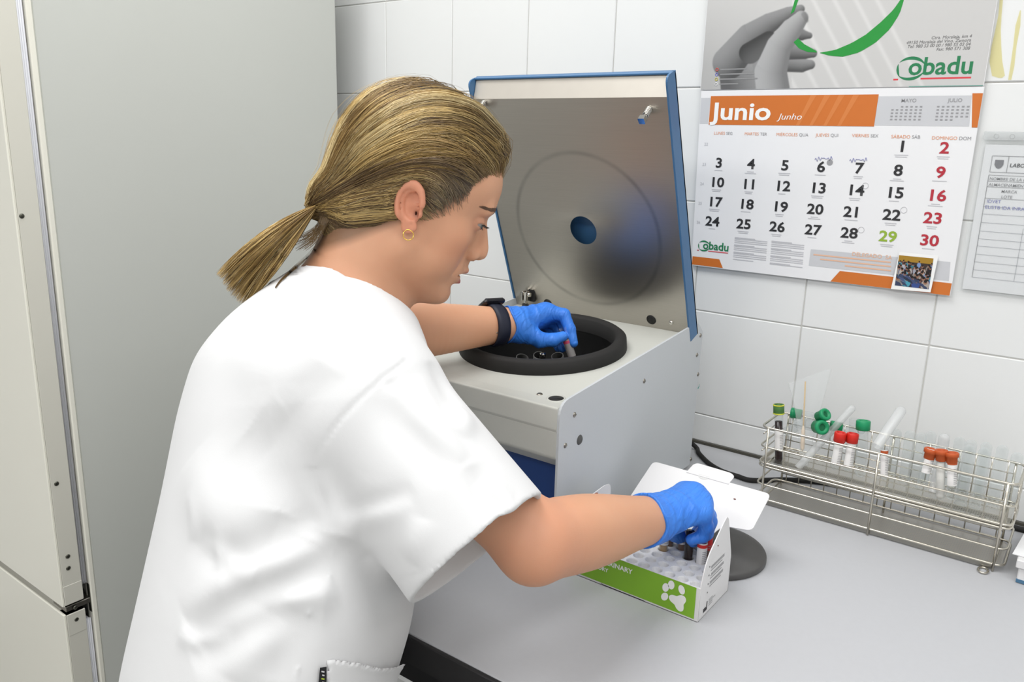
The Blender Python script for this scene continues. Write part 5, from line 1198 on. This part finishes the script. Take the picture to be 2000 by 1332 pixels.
def cloth_material():
    m = bpy.data.materials.new('white_cotton'); m.use_nodes = True; N = m.node_tree.nodes; L = m.node_tree.links; b = N['Principled BSDF']
    b.inputs['Base Color'].default_value = (.66, .66, .662, 1); b.inputs['Roughness'].default_value = .85; b.inputs['Sheen Weight'].default_value = .15; b.inputs['Specular IOR Level'].default_value = .2
    tc = N.new('ShaderNodeTexCoord'); n1 = N.new('ShaderNodeTexNoise'); n1.inputs['Scale'].default_value = 14; n1.inputs['Detail'].default_value = 3; n1.inputs['Distortion'].default_value = .6; L.new(tc.outputs['Object'], n1.inputs['Vector'])
    n2 = N.new('ShaderNodeTexNoise'); n2.inputs['Scale'].default_value = 1400; L.new(tc.outputs['Object'], n2.inputs['Vector'])
    b1 = N.new('ShaderNodeBump'); b1.inputs['Strength'].default_value = .12; b1.inputs['Distance'].default_value = .006; L.new(n1.outputs['Fac'], b1.inputs['Height'])
    b2 = N.new('ShaderNodeBump'); b2.inputs['Strength'].default_value = .12; b2.inputs['Distance'].default_value = .0004; L.new(n2.outputs['Fac'], b2.inputs['Height']); L.new(b1.outputs[0], b2.inputs['Normal']); L.new(b2.outputs[0], b.inputs['Normal'])
    return m
M_cloth = cloth_material()
tl = np.min(np.stack([q for q, _, _ in SP]+[SLB, SLLb, SHL, SHR]), 0)-.22; th_ = np.max(np.stack([q for q, _, _ in SP]+[SLB, SLLb, SHL, SHR]), 0)+.20; tl[2] = -.26
me_t = sd_mesh(f_tunic, tl, th_, .0026, 'tunic')
tunic = obj('tunic', me_t, M_cloth, person, 'white short sleeved work tunic')
# pocket patch lifted off the tunic surface, mouth gaping a little, and a small black woven tag
tv = verts(me_t)+wpos(person); tnv = np.zeros(len(tv)*3, np.float32); me_t.vertices.foreach_get('normal', tnv); tnv = tnv.reshape(-1, 3)
tf = np.zeros(len(me_t.polygons)*4, np.int32); me_t.polygons.foreach_get('vertices', tf); tf = tf.reshape(-1, 4)
rel = tv-CP; dpt = rel@CFW; pu = 1000+FPX*(rel@CRT)/dpt; pv_ = 666-FPX*(rel@CUP)/dpt; facing = (tnv*rel).sum(1) < .02
topv = np.interp(pu, [637, 650, 690, 735, 765, 800], [1289, 1287, 1291, 1301, 1299, 1284]); inp = (pu > 637) & (pv_ > topv) & (pv_ < 1460) & facing & (tv[:, 2] > -.22) & (pu < 779)
pf = tf[inp[tf].all(1)]; used = np.unique(pf); rm = np.full(len(tv), -1); rm[used] = np.arange(len(used))
dm_ = np.clip((pv_-topv)[used]/26, 0, 1); lf_ = .0028+.0055*(1-dm_)**2*np.clip((pu[used]-660)/70, 0, 1)
a_ = tv[used]+tnv[used]*lf_[:, None]; b_ = tv[used]+tnv[used]*(lf_-.0018)[:, None]; n_ = len(used); g = rm[pf]
gap_ = (pv_-topv)[used]; snap = np.where(gap_ < 7, gap_*np.clip((7-gap_)/4, 0, 1), 0)*dpt[used]/FPX; a_ = a_+CUP*snap[:, None]; b_ = b_+CUP*snap[:, None]
gu_ = (pu-637)[used]; snl = np.where(gu_ < 7, gu_*np.clip((7-gu_)/4, 0, 1), 0)*dpt[used]/FPX; a_ = a_-CRT*snl[:, None]; b_ = b_-CRT*snl[:, None]
ed = {}
for q in g:
    for k in range(4):
        e_ = (q[k], q[(k+1) % 4]); ed[e_] = 1
rimf = [(x_, y_, y_+n_, x_+n_) for (x_, y_) in ed if (y_, x_) not in ed]
obj('pocket', MB().add(list(a_)+list(b_), [tuple(q) for q in g]+[tuple(q+n_)[::-1] for q in g]+rimf, True), M_cloth, tunic)
P3, Dn = on_cloth([(625, 1304), (638, 1302), (637, 1345), (621, 1345)], f_tunic); P3 = P3-Dn*.004
obj('woven_tag', MB().add(list(P3)+list(P3+Dn*.001), [(0, 1, 2, 3), (4, 5, 6, 7), (0, 1, 5, 4), (1, 2, 6, 5), (2, 3, 7, 6), (3, 0, 4, 7)]), mat('tag_black', (24, 24, 26), .7), tunic, 'small black woven tag at the pocket edge')
for k in range(4):
    P4, _ = on_cloth([(628+1.5*(k % 2), 1310+7*k), (634, 1311+7*k), (633.5, 1314+7*k), (627.5+1.5*(k % 2), 1313+7*k)], f_tunic); P4 = P4-Dn*.0046; obj('tag_letter', MB().add(list(P4), [(0, 1, 2, 3)]), mat('tag_print%d' % (k == 2), (200, 200, 200) if k != 2 else (170, 190, 60), .6, var=0), tunic)
# ---- trousers and shoes (below the frame, standing on the floor)
rt_ = nrm(np.array([BR_[0], BR_[1], 0])); hipc = np.array([HIP[0], HIP[1], -.14]); feet = [np.array([HIP[0], HIP[1], ZF])-BFw*.03+rt_*.10*s_ for s_ in (1, -1)]
def f_leg(P):
    d = sd_ell(P, tuple(hipc-np.array([0, 0, .02])), (.155, .135, .15))
    for s_, ft in zip((1, -1), feet): d = smin(d, sd_chain(P, [(hipc+rt_*.085*s_-np.array([0, 0, .05]), .092), (ft+np.array([0, 0, .45]), .068), (ft+np.array([0, 0, .10]), .062)], .02), .04)
    d = smax(d, -f_bench(P), .004)
    return np.maximum(smax(d, -(P[:, 2]-(ZF+.06)), .003), P[:, 2]+.06)
obj('trousers', sd_mesh(f_leg, (hipc[0]-.28, hipc[1]-.28, ZF+.03), (hipc[0]+.28, hipc[1]+.28, -.02), .006, 'trousers'), M_cloth, person)
for ft in feet:
    a = ft+np.array([0, 0, .035]); b = a+BFw*.15
    obj('shoe', sd_mesh(lambda P: smax(smin(sd_cap(P, a-BFw*.05, b, .042, .036), sd_cap(P, a, a+np.array([0, 0, .05]), .04, .042), .02), -(P[:, 2]-ZF-.001), .004), np.minimum(a-BFw*.05, b)-.06, np.maximum(a-BFw*.05, b)+.11, .004, 'shoe'), mat('white_clog', (225, 225, 222), .5), person)
# ---- gloves
def glove_material():
    m = bpy.data.materials.new('blue_nitrile'); m.use_nodes = True; N = m.node_tree.nodes; L = m.node_tree.links; b = N['Principled BSDF']
    tc = N.new('ShaderNodeTexCoord'); n0 = N.new('ShaderNodeTexNoise'); n0.inputs['Scale'].default_value = 40; L.new(tc.outputs['Object'], n0.inputs['Vector'])
    mx = N.new('ShaderNodeMixRGB'); mx.inputs[1].default_value = srgb((44, 112, 214))+(1,); mx.inputs[2].default_value = srgb((66, 138, 232))+(1,); L.new(n0.outputs['Fac'], mx.inputs[0]); L.new(mx.outputs[0], b.inputs['Base Color'])
    mp = N.new('ShaderNodeMapping'); mp.inputs['Rotation'].default_value = (0, .2, .55); mp.inputs['Scale'].default_value = (150, 30, 30); L.new(tc.outputs['Object'], mp.inputs[0])
    n1 = N.new('ShaderNodeTexNoise'); n1.inputs['Scale'].default_value = 1.0; n1.inputs['Detail'].default_value = 3; n1.inputs['Distortion'].default_value = 1.2; L.new(mp.outputs[0], n1.inputs['Vector'])
    bp = N.new('ShaderNodeBump'); bp.inputs['Strength'].default_value = .8; bp.inputs['Distance'].default_value = .003; L.new(n1.outputs['Fac'], bp.inputs['Height']); L.new(bp.outputs[0], b.inputs['Normal'])
    b.inputs['Roughness'].default_value = .42; b.inputs['Specular IOR Level'].default_value = .45
    return m
M_glove = glove_material()
def finger(P, pts, rs, k=.003): return sd_chain(P, [(PX(*q), r) for q, r in zip(pts, rs)], k)
RH = dict(index=([(1336, 964, 1.032), (1374, 1000, 1.050), (1372, 1030, 1.058), (1352, 1052, 1.052)], (.0135, .0105, .0095, .0078)),
          middle=([(1356, 966, 1.020), (1382, 1008, 1.036), (1378, 1036, 1.042), (1354, 1056, 1.036)], (.0140, .0110, .0098, .0080)),
          ring=([(1368, 980, 1.004), (1384, 1018, 1.018), (1378, 1042, 1.024), (1352, 1057, 1.020)], (.0135, .0105, .0095, .0078)),
          little=([(1370, 1000, .990), (1379, 1028, 1.000), (1372, 1047, 1.006), (1350, 1054, 1.004)], (.0125, .0092, .0084, .0070)),
          thumb=([(1296, 1022, 1.012), (1318, 1040, 1.042), (1334, 1050, 1.054), (1348, 1056, 1.050)], (.0150, .0118, .0102, .0082)))
LH = dict(index=([(1066, 609, 1.262), (1101, 615, 1.264), (1113, 643, 1.260), (1120, 670, 1.257)], (.0130, .0102, .0090, .0072)),
          middle=([(1072, 611, 1.280), (1098, 624, 1.288), (1106, 652, 1.282), (1107, 674, 1.272)], (.0130, .0102, .0090, .0072)),
          ring=([(1068, 618, 1.296), (1090, 638, 1.304), (1096, 660, 1.298), (1098, 680, 1.288)], (.0125, .0098, .0086, .0070)),
          little=([(1060, 628, 1.308), (1078, 648, 1.314), (1085, 666, 1.308), (1090, 680, 1.300)], (.0115, .0088, .0078, .0064)),
          thumb=([(1018, 646, 1.232), (1056, 664, 1.238), (1080, 664, 1.244), (1099, 657, 1.251)], (.0165, .0120, .0104, .0080)))
def glove(H, wr, elb, cuffr, palmr, name, label, cuff_back):
    ax = nrm(wr-elb); W0 = wr-ax*cuff_back
    def f(P):
        d = sd_chain(P, [(W0-ax*.02, cuffr+.0012), (wr, cuffr), (wr+ax*.012, cuffr-.001)], .004)
        mc = [PX(*H[k][0][0]) for k in ('index', 'middle', 'ring', 'little')]
        for q, k in zip(mc, ('index', 'middle', 'ring', 'little')): d = smin(d, sd_cap(P, wr+ax*.012, q, palmr, H[k][1][0]+.001), .014)
        d = smin(d, sd_cap(P, wr+ax*.015, PX(*H['thumb'][0][0]), palmr, H['thumb'][1][0]), .014)
        fg = None
        for k in ('index', 'middle', 'ring', 'little', 'thumb'):
            q = finger(P, *H[k]); fg = q if fg is None else smin(fg, q, .0022)
        d = smin(d, fg, .006)
        s_ = (P-W0.astype(np.float32))@ax.astype(np.float32); rr = np.linalg.norm(P-W0.astype(np.float32)-s_[:, None]*ax.astype(np.float32), axis=1)
        ang = np.arctan2((P-W0.astype(np.float32))@CUP.astype(np.float32), (P-W0.astype(np.float32))@CFW.astype(np.float32))
        d = d-.0010*np.exp(-((s_-.030-.004*np.sin(ang*2))/.003)**2)-.0013*np.exp(-((s_-.045-.005*np.sin(ang*1+1))/.003)**2)-.0008*np.exp(-((s_-.018)/.0025)**2)
        d = smax(d, -(s_+.0025*np.sin(ang*3+.5)), .001)
        rim = np.sqrt((rr-cuffr-.001)**2+(s_-.001+.0025*np.sin(ang*3+.5))**2)-.0014
        return smin(d, np.where(rr < .06, rim, 1), .0015)
    pts = np.array([PX(*q) for k in H for q in H[k][0]]+[W0]); me = sd_mesh(f, pts.min(0)-.045, pts.max(0)+.045, .0013, name)
    return obj('glove', me, M_glove, person, label)
glove(RH, WRR, ELR, .0305, .019, 'glove', 'blue nitrile glove on the hand over the carton', .006)
glove(LH, WRL, ELL, .0268, .0165, 'glove', 'blue nitrile glove on the hand over the centrifuge bowl', -.004)
# ---- watch on the far wrist
wa = nrm(WRL-ELL); wc = WRL-wa*.016; w1 = nrm(CUP*.8-CFW*.6-wa*((CUP*.8-CFW*.6)@wa)); w2 = np.cross(wa, w1)
M_strap = mat('navy_strap', (22, 26, 44), .55, var=.08)
wt = obj('watch', MB().add(*(lambda n: ([wc+wa*h+r*(w1*math.cos(2*math.pi*k/n)*1.02+w2*math.sin(2*math.pi*k/n)*1.06) for (h, r) in ((-.0105, .0292), (-.0105, .0312), (-.004, .0318), (.004, .0314), (.0105, .0302), (.0105, .0282)) for k in range(n)], [(i*n+k, i*n+(k+1) % n, ((i+1) % 6)*n+(k+1) % n, ((i+1) % 6)*n+k) for i in range(6) for k in range(n)]))(40), True), M_strap, person, 'dark navy wrist watch')
wtop = nrm(CUP*.93+CFW*.36-wa*((CUP*.93+CFW*.36)@wa)); ws = np.cross(wa, wtop)
Mw = Matrix(np.stack([wa, ws, wtop], 1).tolist()).to_4x4(); Mw.translation = Vector(wc+wtop*.0335)
obj('watch_case', MB().box((-.0175, -.019, -.0045), (.0175, .019, .0045), .003, Mw), mat('watch_black', (18, 18, 26), .25, var=.03), wt)
for k in (-1, 1): obj('strap_hole', MB().ball(wc+wa*.004-CFW*.0305-CUP*(.006+.006*k), .0013, 6), M_screw, wt)
# ---- tube held between thumb and finger
ta_, tb_ = PX(1119.5, 703, 1.262), PX(1099, 640, 1.256)
tube_thing('blood_tube', ta_, tb_-ta_, np.linalg.norm(tb_-ta_), .0062, 'grey labelled tube with pink end held by gloved fingers above the centrifuge', glass=M_clear, lab=(.006, .034, mat('grey_label', (150, 146, 144), .5, var=.05), mat('pink_band', (196, 70, 100), .5, var=0)), fill=(.036, M_brown))

# ---- hair
HC_ = np.array([-.8, 3.6, 0]); TIE = np.array([-9.7, -4.9, 1.0])
def f_full(Q):
    """outer volume of the combed-back hair, hollowed around the ear"""
    d = sd_ell(Q, (-.5, 5.0, 0), (9.95, 9.6, 8.1))
    d = smin(d, sd_ell(Q, (6.5, 9.3, .4), (2.7, 2.8, 4.4)), 1.8)
    d = smin(d, sd_chain(Q, [((-5.0, 1.2, 0), 6.0), ((-8.2, -3.0, .6), 2.9), (TIE, 1.25)], 1.0), 2.0)
    d = smin(d, sd_cap(Q, (-3.2, .2, 5.0), (-6.0, -2.4, 3.8), 2.4, 2.4), 1.5)
    d = smin(d, sd_cap(Q, (-3.6, -2.6, 3.4), (-6.3, -6.2, 1.4), 2.0, 1.7), 1.2)
    A = Q.copy(); A[:, 2] = np.abs(A[:, 2]); return smax(d, -sd_ell(A, (-.35, 0.1, 9.2), (3.0, 4.0, 3.0)), .5)
def f_cap(Q):
    x, y, z = Q[:, 0], Q[:, 1], Q[:, 2]; az = np.abs(z)
    d = f_full(Q)+.28
    fr = .82*(x-2.45)-.571*(y-.1)-.35*np.clip(5.0-az, 0, 5)*.35
    lo_ = .73*(x+.7)-.69*(y+3.0)
    d = smax(d, fr+.9, .8); lo_ = np.where(x < -7.0, -1., lo_); return smax(d, lo_+.5, .9)
def f_capw(P): return f_cap(to_head(P))/100
me_c = sd_mesh(f_capw, HP-.19, HP+.19, .0025, 'hair')
Qc = to_head(verts(me_c)); set_tint(me_c, np.tile(lin((64, 50, 32)), (len(Qc), 1)))
def hair_material():
    m = vcmat('hair', .38, spec=.5); return m
M_hair = hair_material()
hair = obj('hair', me_c, M_hair, person, 'dark blonde highlighted hair tied back')
def strand_mesh(name, P, R, Cc):
    """three-sided tapering strands: P (n, m, 3), radii (n, m), colours (n, m, 3)"""
    n, m, _ = P.shape; T = np.gradient(P, axis=1); T /= np.linalg.norm(T, axis=2, keepdims=True)+1e-9
    a = np.cross(T, np.array([.31, .52, .79])); a /= np.linalg.norm(a, axis=2, keepdims=True)+1e-9; b = np.cross(T, a)
    ring = np.stack([P+R[..., None]*(a*math.cos(q)+b*math.sin(q)) for q in (0, 2.0944, 4.18879)], 2)      # n, m, 3, 3
    V = ring.reshape(-1, 3); idx = np.arange(n*m*3).reshape(n, m, 3)
    F = np.stack([np.stack([idx[:, :-1, k], idx[:, :-1, (k+1) % 3], idx[:, 1:, (k+1) % 3], idx[:, 1:, k]], -1) for k in range(3)], 2).reshape(-1, 4)
    me = bpy.data.meshes.new(name); me.vertices.add(len(V)); me.vertices.foreach_set('co', V.astype(np.float32).ravel()); me.loops.add(F.size); me.loops.foreach_set('vertex_index', F.ravel().astype(np.int32)); me.polygons.add(len(F)); me.polygons.foreach_set('loop_start', np.arange(0, F.size, 4, dtype=np.int32))
    me.polygons.foreach_set('use_smooth', np.ones(len(F), bool)); me.update(calc_edges=True); set_tint(me, np.repeat(Cc.reshape(-1, 3), 3, axis=0)); return me
rs = np.random.RandomState(11)
# roots: points of the cap, most of them close to the hairline
x, y, z = Qc.T; az = np.abs(z); fr = .82*(x-2.45)-.571*(y-.1)-.35*np.clip(5.0-az, 0, 5)*.35; lo_ = .73*(x+.7)-.69*(y+3.0)
rad = np.linalg.norm((Qc-np.array([-.5, 5, 0]))/np.array([9.95, 9.6, 8.1]), axis=1); outer = rad > .82
front = np.where((fr > -2.0) & (fr < .3) & outer)[0]; low = np.where((lo_ > -1.4) & (lo_ < .5) & (rad > .7) & (x > -7))[0]; rest_ = np.where((fr < -1) & (lo_ < -1) & outer & (y > 2))[0]
NS = 7600
def pick(ix, n): return Qc[ix[rs.randint(len(ix), size=n)]]
roots = np.concatenate([pick(front, int(NS*.50)), pick(low, int(NS*.14)), pick(rest_, NS-int(NS*.50)-int(NS*.14))])
fr_r = .82*(roots[:, 0]-2.45)-.571*(roots[:, 1]-.1)-.35*np.clip(5.0-np.abs(roots[:, 2]), 0, 5)*.35
ncl = 300; cl = roots[rs.randint(len(roots), size=ncl)]; ci = np.empty(len(roots), int)
for s in range(0, len(roots), 2000): ci[s:s+2000] = np.argmin(((roots[s:s+2000, None, :]-cl[None])**2).sum(-1), 1)
M_ = 16; t = np.linspace(0, 1, M_)[None, :]
jit = np.where(fr_r > -2.2, rs.uniform(-.2, 1.3, len(roots)), 0)[:, None]*np.array([.82, -.571, 0]); roots = roots+jit
d0 = roots-HC_; d0 /= np.linalg.norm(d0, axis=1, keepdims=True); tgt = TIE+rs.normal(0, .35, (len(roots), 3)); d1 = tgt-HC_; r1 = np.linalg.norm(d1, axis=1); d1 /= r1[:, None]
sg = np.where(roots[:, 2] > -.8, 1., -1.); zs = np.clip(np.abs(roots[:, 2])/6.5, 0, 1); mid_ = np.stack([np.full(len(roots), -1.6), 11.2-7.0*zs**.85, sg*(3.4+3.9*zs)], 1)
gc = HC_+(d0+d1)*6; fwd = np.clip((roots[:, 0]-1.0)/3.0, 0, 1)[:, None]; dm = mid_*fwd+gc*(1-fwd)-HC_; dm /= np.linalg.norm(dm, axis=1, keepdims=True)
dmc = 2*dm-.5*(d0+d1); tq_ = t[..., None]
dirs = (1-tq_)**2*d0[:, None]+2*tq_*(1-tq_)*dmc[:, None]+tq_**2*d1[:, None]
clj = rs.normal(0, 1, (ncl, 3)); dirs += (.05*np.sin(math.pi*t)[..., None]*clj[ci][:, None]*.8)+(.014*np.sin(math.pi*t*1.0)[..., None]*rs.normal(0, 1, (len(roots), 1, 3)))
dirs /= np.linalg.norm(dirs, axis=2, keepdims=True)
flatd = dirs.reshape(-1, 3).astype(np.float32); O = (HC_+flatd*20).astype(np.float32)
tt = trace(f_full, O, -flatd, 0, 19, 40); rr = (20-tt).reshape(len(roots), M_)
lift = (rs.normal(0, .20, ncl)[ci][:, None]+.02)*np.sin(math.pi*np.clip(t*1.05, 0, 1))+rs.uniform(-.10, .12, (len(roots), 1))
# strands leave the scalp at their root and rise to the combed surface
sk = 20-trace(lambda q: f_head(q), (HC_+dirs[:, 0]*20).astype(np.float32), (-dirs[:, 0]).astype(np.float32), 0, 19, 40)
isf = ((fr_r > -2.2) & (roots[:, 1] > 5))[:, None]; puff = isf*rs.uniform(.0, .6, (len(roots), 1))*np.sin(math.pi*np.clip(t/.45, 0, 1))**1.2
rise = np.clip(t/rs.uniform(.08, .20, (len(roots), 1)), 0, 1); rise = rise*rise*(3-2*rise); rr = rr*rise+np.minimum(sk[:, None]-.05, rr)*(1-rise)
P = HC_+dirs*(rr+lift*rise+puff)[..., None]
# run into the tie and gather
g = np.clip((t-.86)/.14, 0, 1)**1.5; P = P*(1-g[..., None])+tgt[:, None, :]*g[..., None]
PAL = np.array([lin(c) for c in ((138, 110, 66), (186, 154, 92), (222, 192, 128), (88, 66, 42), (240, 220, 168), (162, 130, 74))])
cc = rs.choice(6, ncl, p=[.22, .24, .20, .20, .06, .08]); col = PAL[cc[ci]]; alt = PAL[rs.choice(6, len(roots), p=[.24, .26, .16, .16, .06, .12])]; mixw = rs.rand(len(roots), 1)*.4; col = col*(1-mixw)+alt*mixw
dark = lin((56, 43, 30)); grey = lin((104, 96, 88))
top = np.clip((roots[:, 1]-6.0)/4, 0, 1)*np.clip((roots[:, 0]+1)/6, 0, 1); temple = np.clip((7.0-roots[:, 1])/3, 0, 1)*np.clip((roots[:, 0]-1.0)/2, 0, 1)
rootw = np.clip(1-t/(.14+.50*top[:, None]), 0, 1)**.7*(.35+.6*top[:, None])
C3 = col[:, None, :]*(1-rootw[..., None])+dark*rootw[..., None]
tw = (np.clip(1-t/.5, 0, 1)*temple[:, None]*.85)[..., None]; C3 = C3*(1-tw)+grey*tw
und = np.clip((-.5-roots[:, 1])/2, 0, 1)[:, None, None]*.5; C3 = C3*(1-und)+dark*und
R_ = np.tile(np.interp(np.linspace(0, 1, M_), [0, .08, .9, 1], [.00010, .00026, .00026, .00022]), (len(roots), 1))*rs.uniform(.75, 1.25, (len(roots), 1))
Wd = HP+(P/100).reshape(-1, 3)@HM.astype(np.float64); Wd = Wd.reshape(P.shape)
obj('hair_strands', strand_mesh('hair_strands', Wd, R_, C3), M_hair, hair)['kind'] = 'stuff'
# ponytail
TW = from_head(TIE); tc_ = (TW-CP)@CFW
cloth_c = lambda u, v: (on_cloth([(u, v)], f_t0)[0][0]-CP)@CFW
tips = [(432, 524), (438, 532), (446, 545), (455, 560), (468, 575), (484, 590), (492, 588), (500, 572)]
N2 = 3200; m2 = 14; u = rs.rand(N2); tip = np.array([(np.interp(a*7, range(8), [q[0] for q in tips]), np.interp(a*7, range(8), [q[1] for q in tips])) for a in u]); ln_ = rs.beta(7, 1.0, N2)*1.06
cc_ = min(tc_-.0, cloth_c(500, 540)-.022); zo = rs.normal(0, 1, N2); tq = np.linspace(0, 1, m2)
mid = np.stack([np.interp(u, [0, 1], [548, 572]), np.interp(u, [0, 1], [420, 490])], 1); mid2 = np.stack([np.interp(u, [0, 1], [486, 532]), np.interp(u, [0, 1], [466, 548])], 1)
PT = np.zeros((N2, m2, 3)); s0 = np.array([617.5, 405.])
for k, q in enumerate(tq):
    qq = q*ln_; A_ = np.stack([np.clip(1-qq*3, 0, 1), np.clip(1-np.abs(qq*3-1), 0, 1), np.clip(1-np.abs(qq*3-2), 0, 1), np.clip(qq*3-2, 0, 1)], 1)
    b = np.clip(qq, 0, 1.06)[:, None]; pp = (1-b)**3*(s0+np.stack([zo*.5, (u-.5)*9], 1))+3*b*(1-b)**2*(mid+rs.normal(0, .6, (N2, 2)))+3*b*b*(1-b)*(mid2+rs.normal(0, .8, (N2, 2)))+b**3*tip
    dep = tc_+(cc_-tc_)*b[:, 0]**.8+zo*(.0055+.010*np.sin(math.pi*np.clip(b[:, 0], 0, 1)))
    wob = 2.2*np.sin(7*b[:, 0]+6.28*u*9+zo)*b[:, 0]**2
    PT[:, k] = CP+dep[:, None]*(CFW+CRT*((pp[:, :1]+wob[:, None]-1000)/FPX)-CUP*((pp[:, 1:]-666)/FPX))
pc = PAL[rs.choice(6, N2, p=[.22, .28, .22, .10, .06, .12])]; sh = (.75+.5*rs.rand(N2, 1)); C4_ = np.tile((pc*sh)[:, None], (1, m2, 1))
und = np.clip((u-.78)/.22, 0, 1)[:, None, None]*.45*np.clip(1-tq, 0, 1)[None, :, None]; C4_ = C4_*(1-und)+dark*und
R4 = np.tile(np.interp(tq, [0, .1, .8, 1], [.0002, .00028, .00024, .00008]), (N2, 1))
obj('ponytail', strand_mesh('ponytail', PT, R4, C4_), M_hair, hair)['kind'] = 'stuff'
ax = nrm(PX(600, 411, cc_)-TW); e1 = nrm(np.cross(ax, CFW)); e2 = np.cross(ax, e1)
obj('hair_tie', MB().tube([PX(617, 405, tc_-.001)+(.0095*math.cos(q)*e1+.0095*math.sin(q)*e2) for q in [2*math.pi*k/24 for k in range(24)]], .0009, 6, closed=True), mat('tie_cream', (222, 214, 170), .5, var=0), hair, 'thin pale elastic hair tie')
# loose hairs: nape curl, fly-aways
fly = []
def wl(pts, n=14): b = bez([(a, b_, c) for a, b_, c in pts], 6); idx = np.linspace(0, len(b)-1, n).astype(int); return np.array([PX(*b[i]) for i in idx])
def cl_c(u_, v_, off): return (on_cloth([(u_, v_)], f_t0)[0][0]-CP)@CFW-off
cp_ = [(604, 500), (592, 510), (580, 520), (568, 530), (556, 541), (546, 551), (538, 562)]; cz = [cl_c(u_, v_, .005) for u_, v_ in cp_]
for k in range(40): j = rs.normal(0, 1.5, 2); fly.append(wl([(615+j[0], 488+j[1], tc_-.02)]+[(u_+j[0]*(1-q/8), v_+j[1]*(1-q/8), c_-.0004*abs(j[0])) for q, ((u_, v_), c_) in enumerate(zip(cp_, cz))], 20))
def wl20(pts): return wl(pts, 20)
for k in range(120): a, b_ = rs.uniform(-12, 12, 2); fly.append(wl20([(640+a, 415+b_, tc_-.01), (628+a*.7, 440+b_*.5, tc_-.01), (612+a, 462+b_, tc_-.012), (592+a*1.6, 476+b_*1.2, tc_-.012)]))
fl_ = np.array(fly); fc_ = np.tile(lin((112, 88, 54)), (len(fl_), fl_.shape[1], 1)); obj('loose_hairs', strand_mesh('loose_hairs', fl_, np.full(fl_.shape[:2], .00016), fc_), M_hair, hair)['kind'] = 'stuff'
k = rs.choice(np.where(roots[:, 1] > 7.5)[0], 260, replace=False); off = rs.uniform(.15, 1.1, (260, 1, 1))*np.sin(math.pi*np.clip(t, 0, 1))[..., None]*dirs[k]; PF = HP+((P[k]+off)/100).reshape(-1, 3)@HM.astype(np.float64)
obj('flyaway_hairs', strand_mesh('flyaway_hairs', PF.reshape(260, M_, 3), np.full((260, M_), .00009), C3[k]), M_hair, hair)['kind'] = 'stuff'
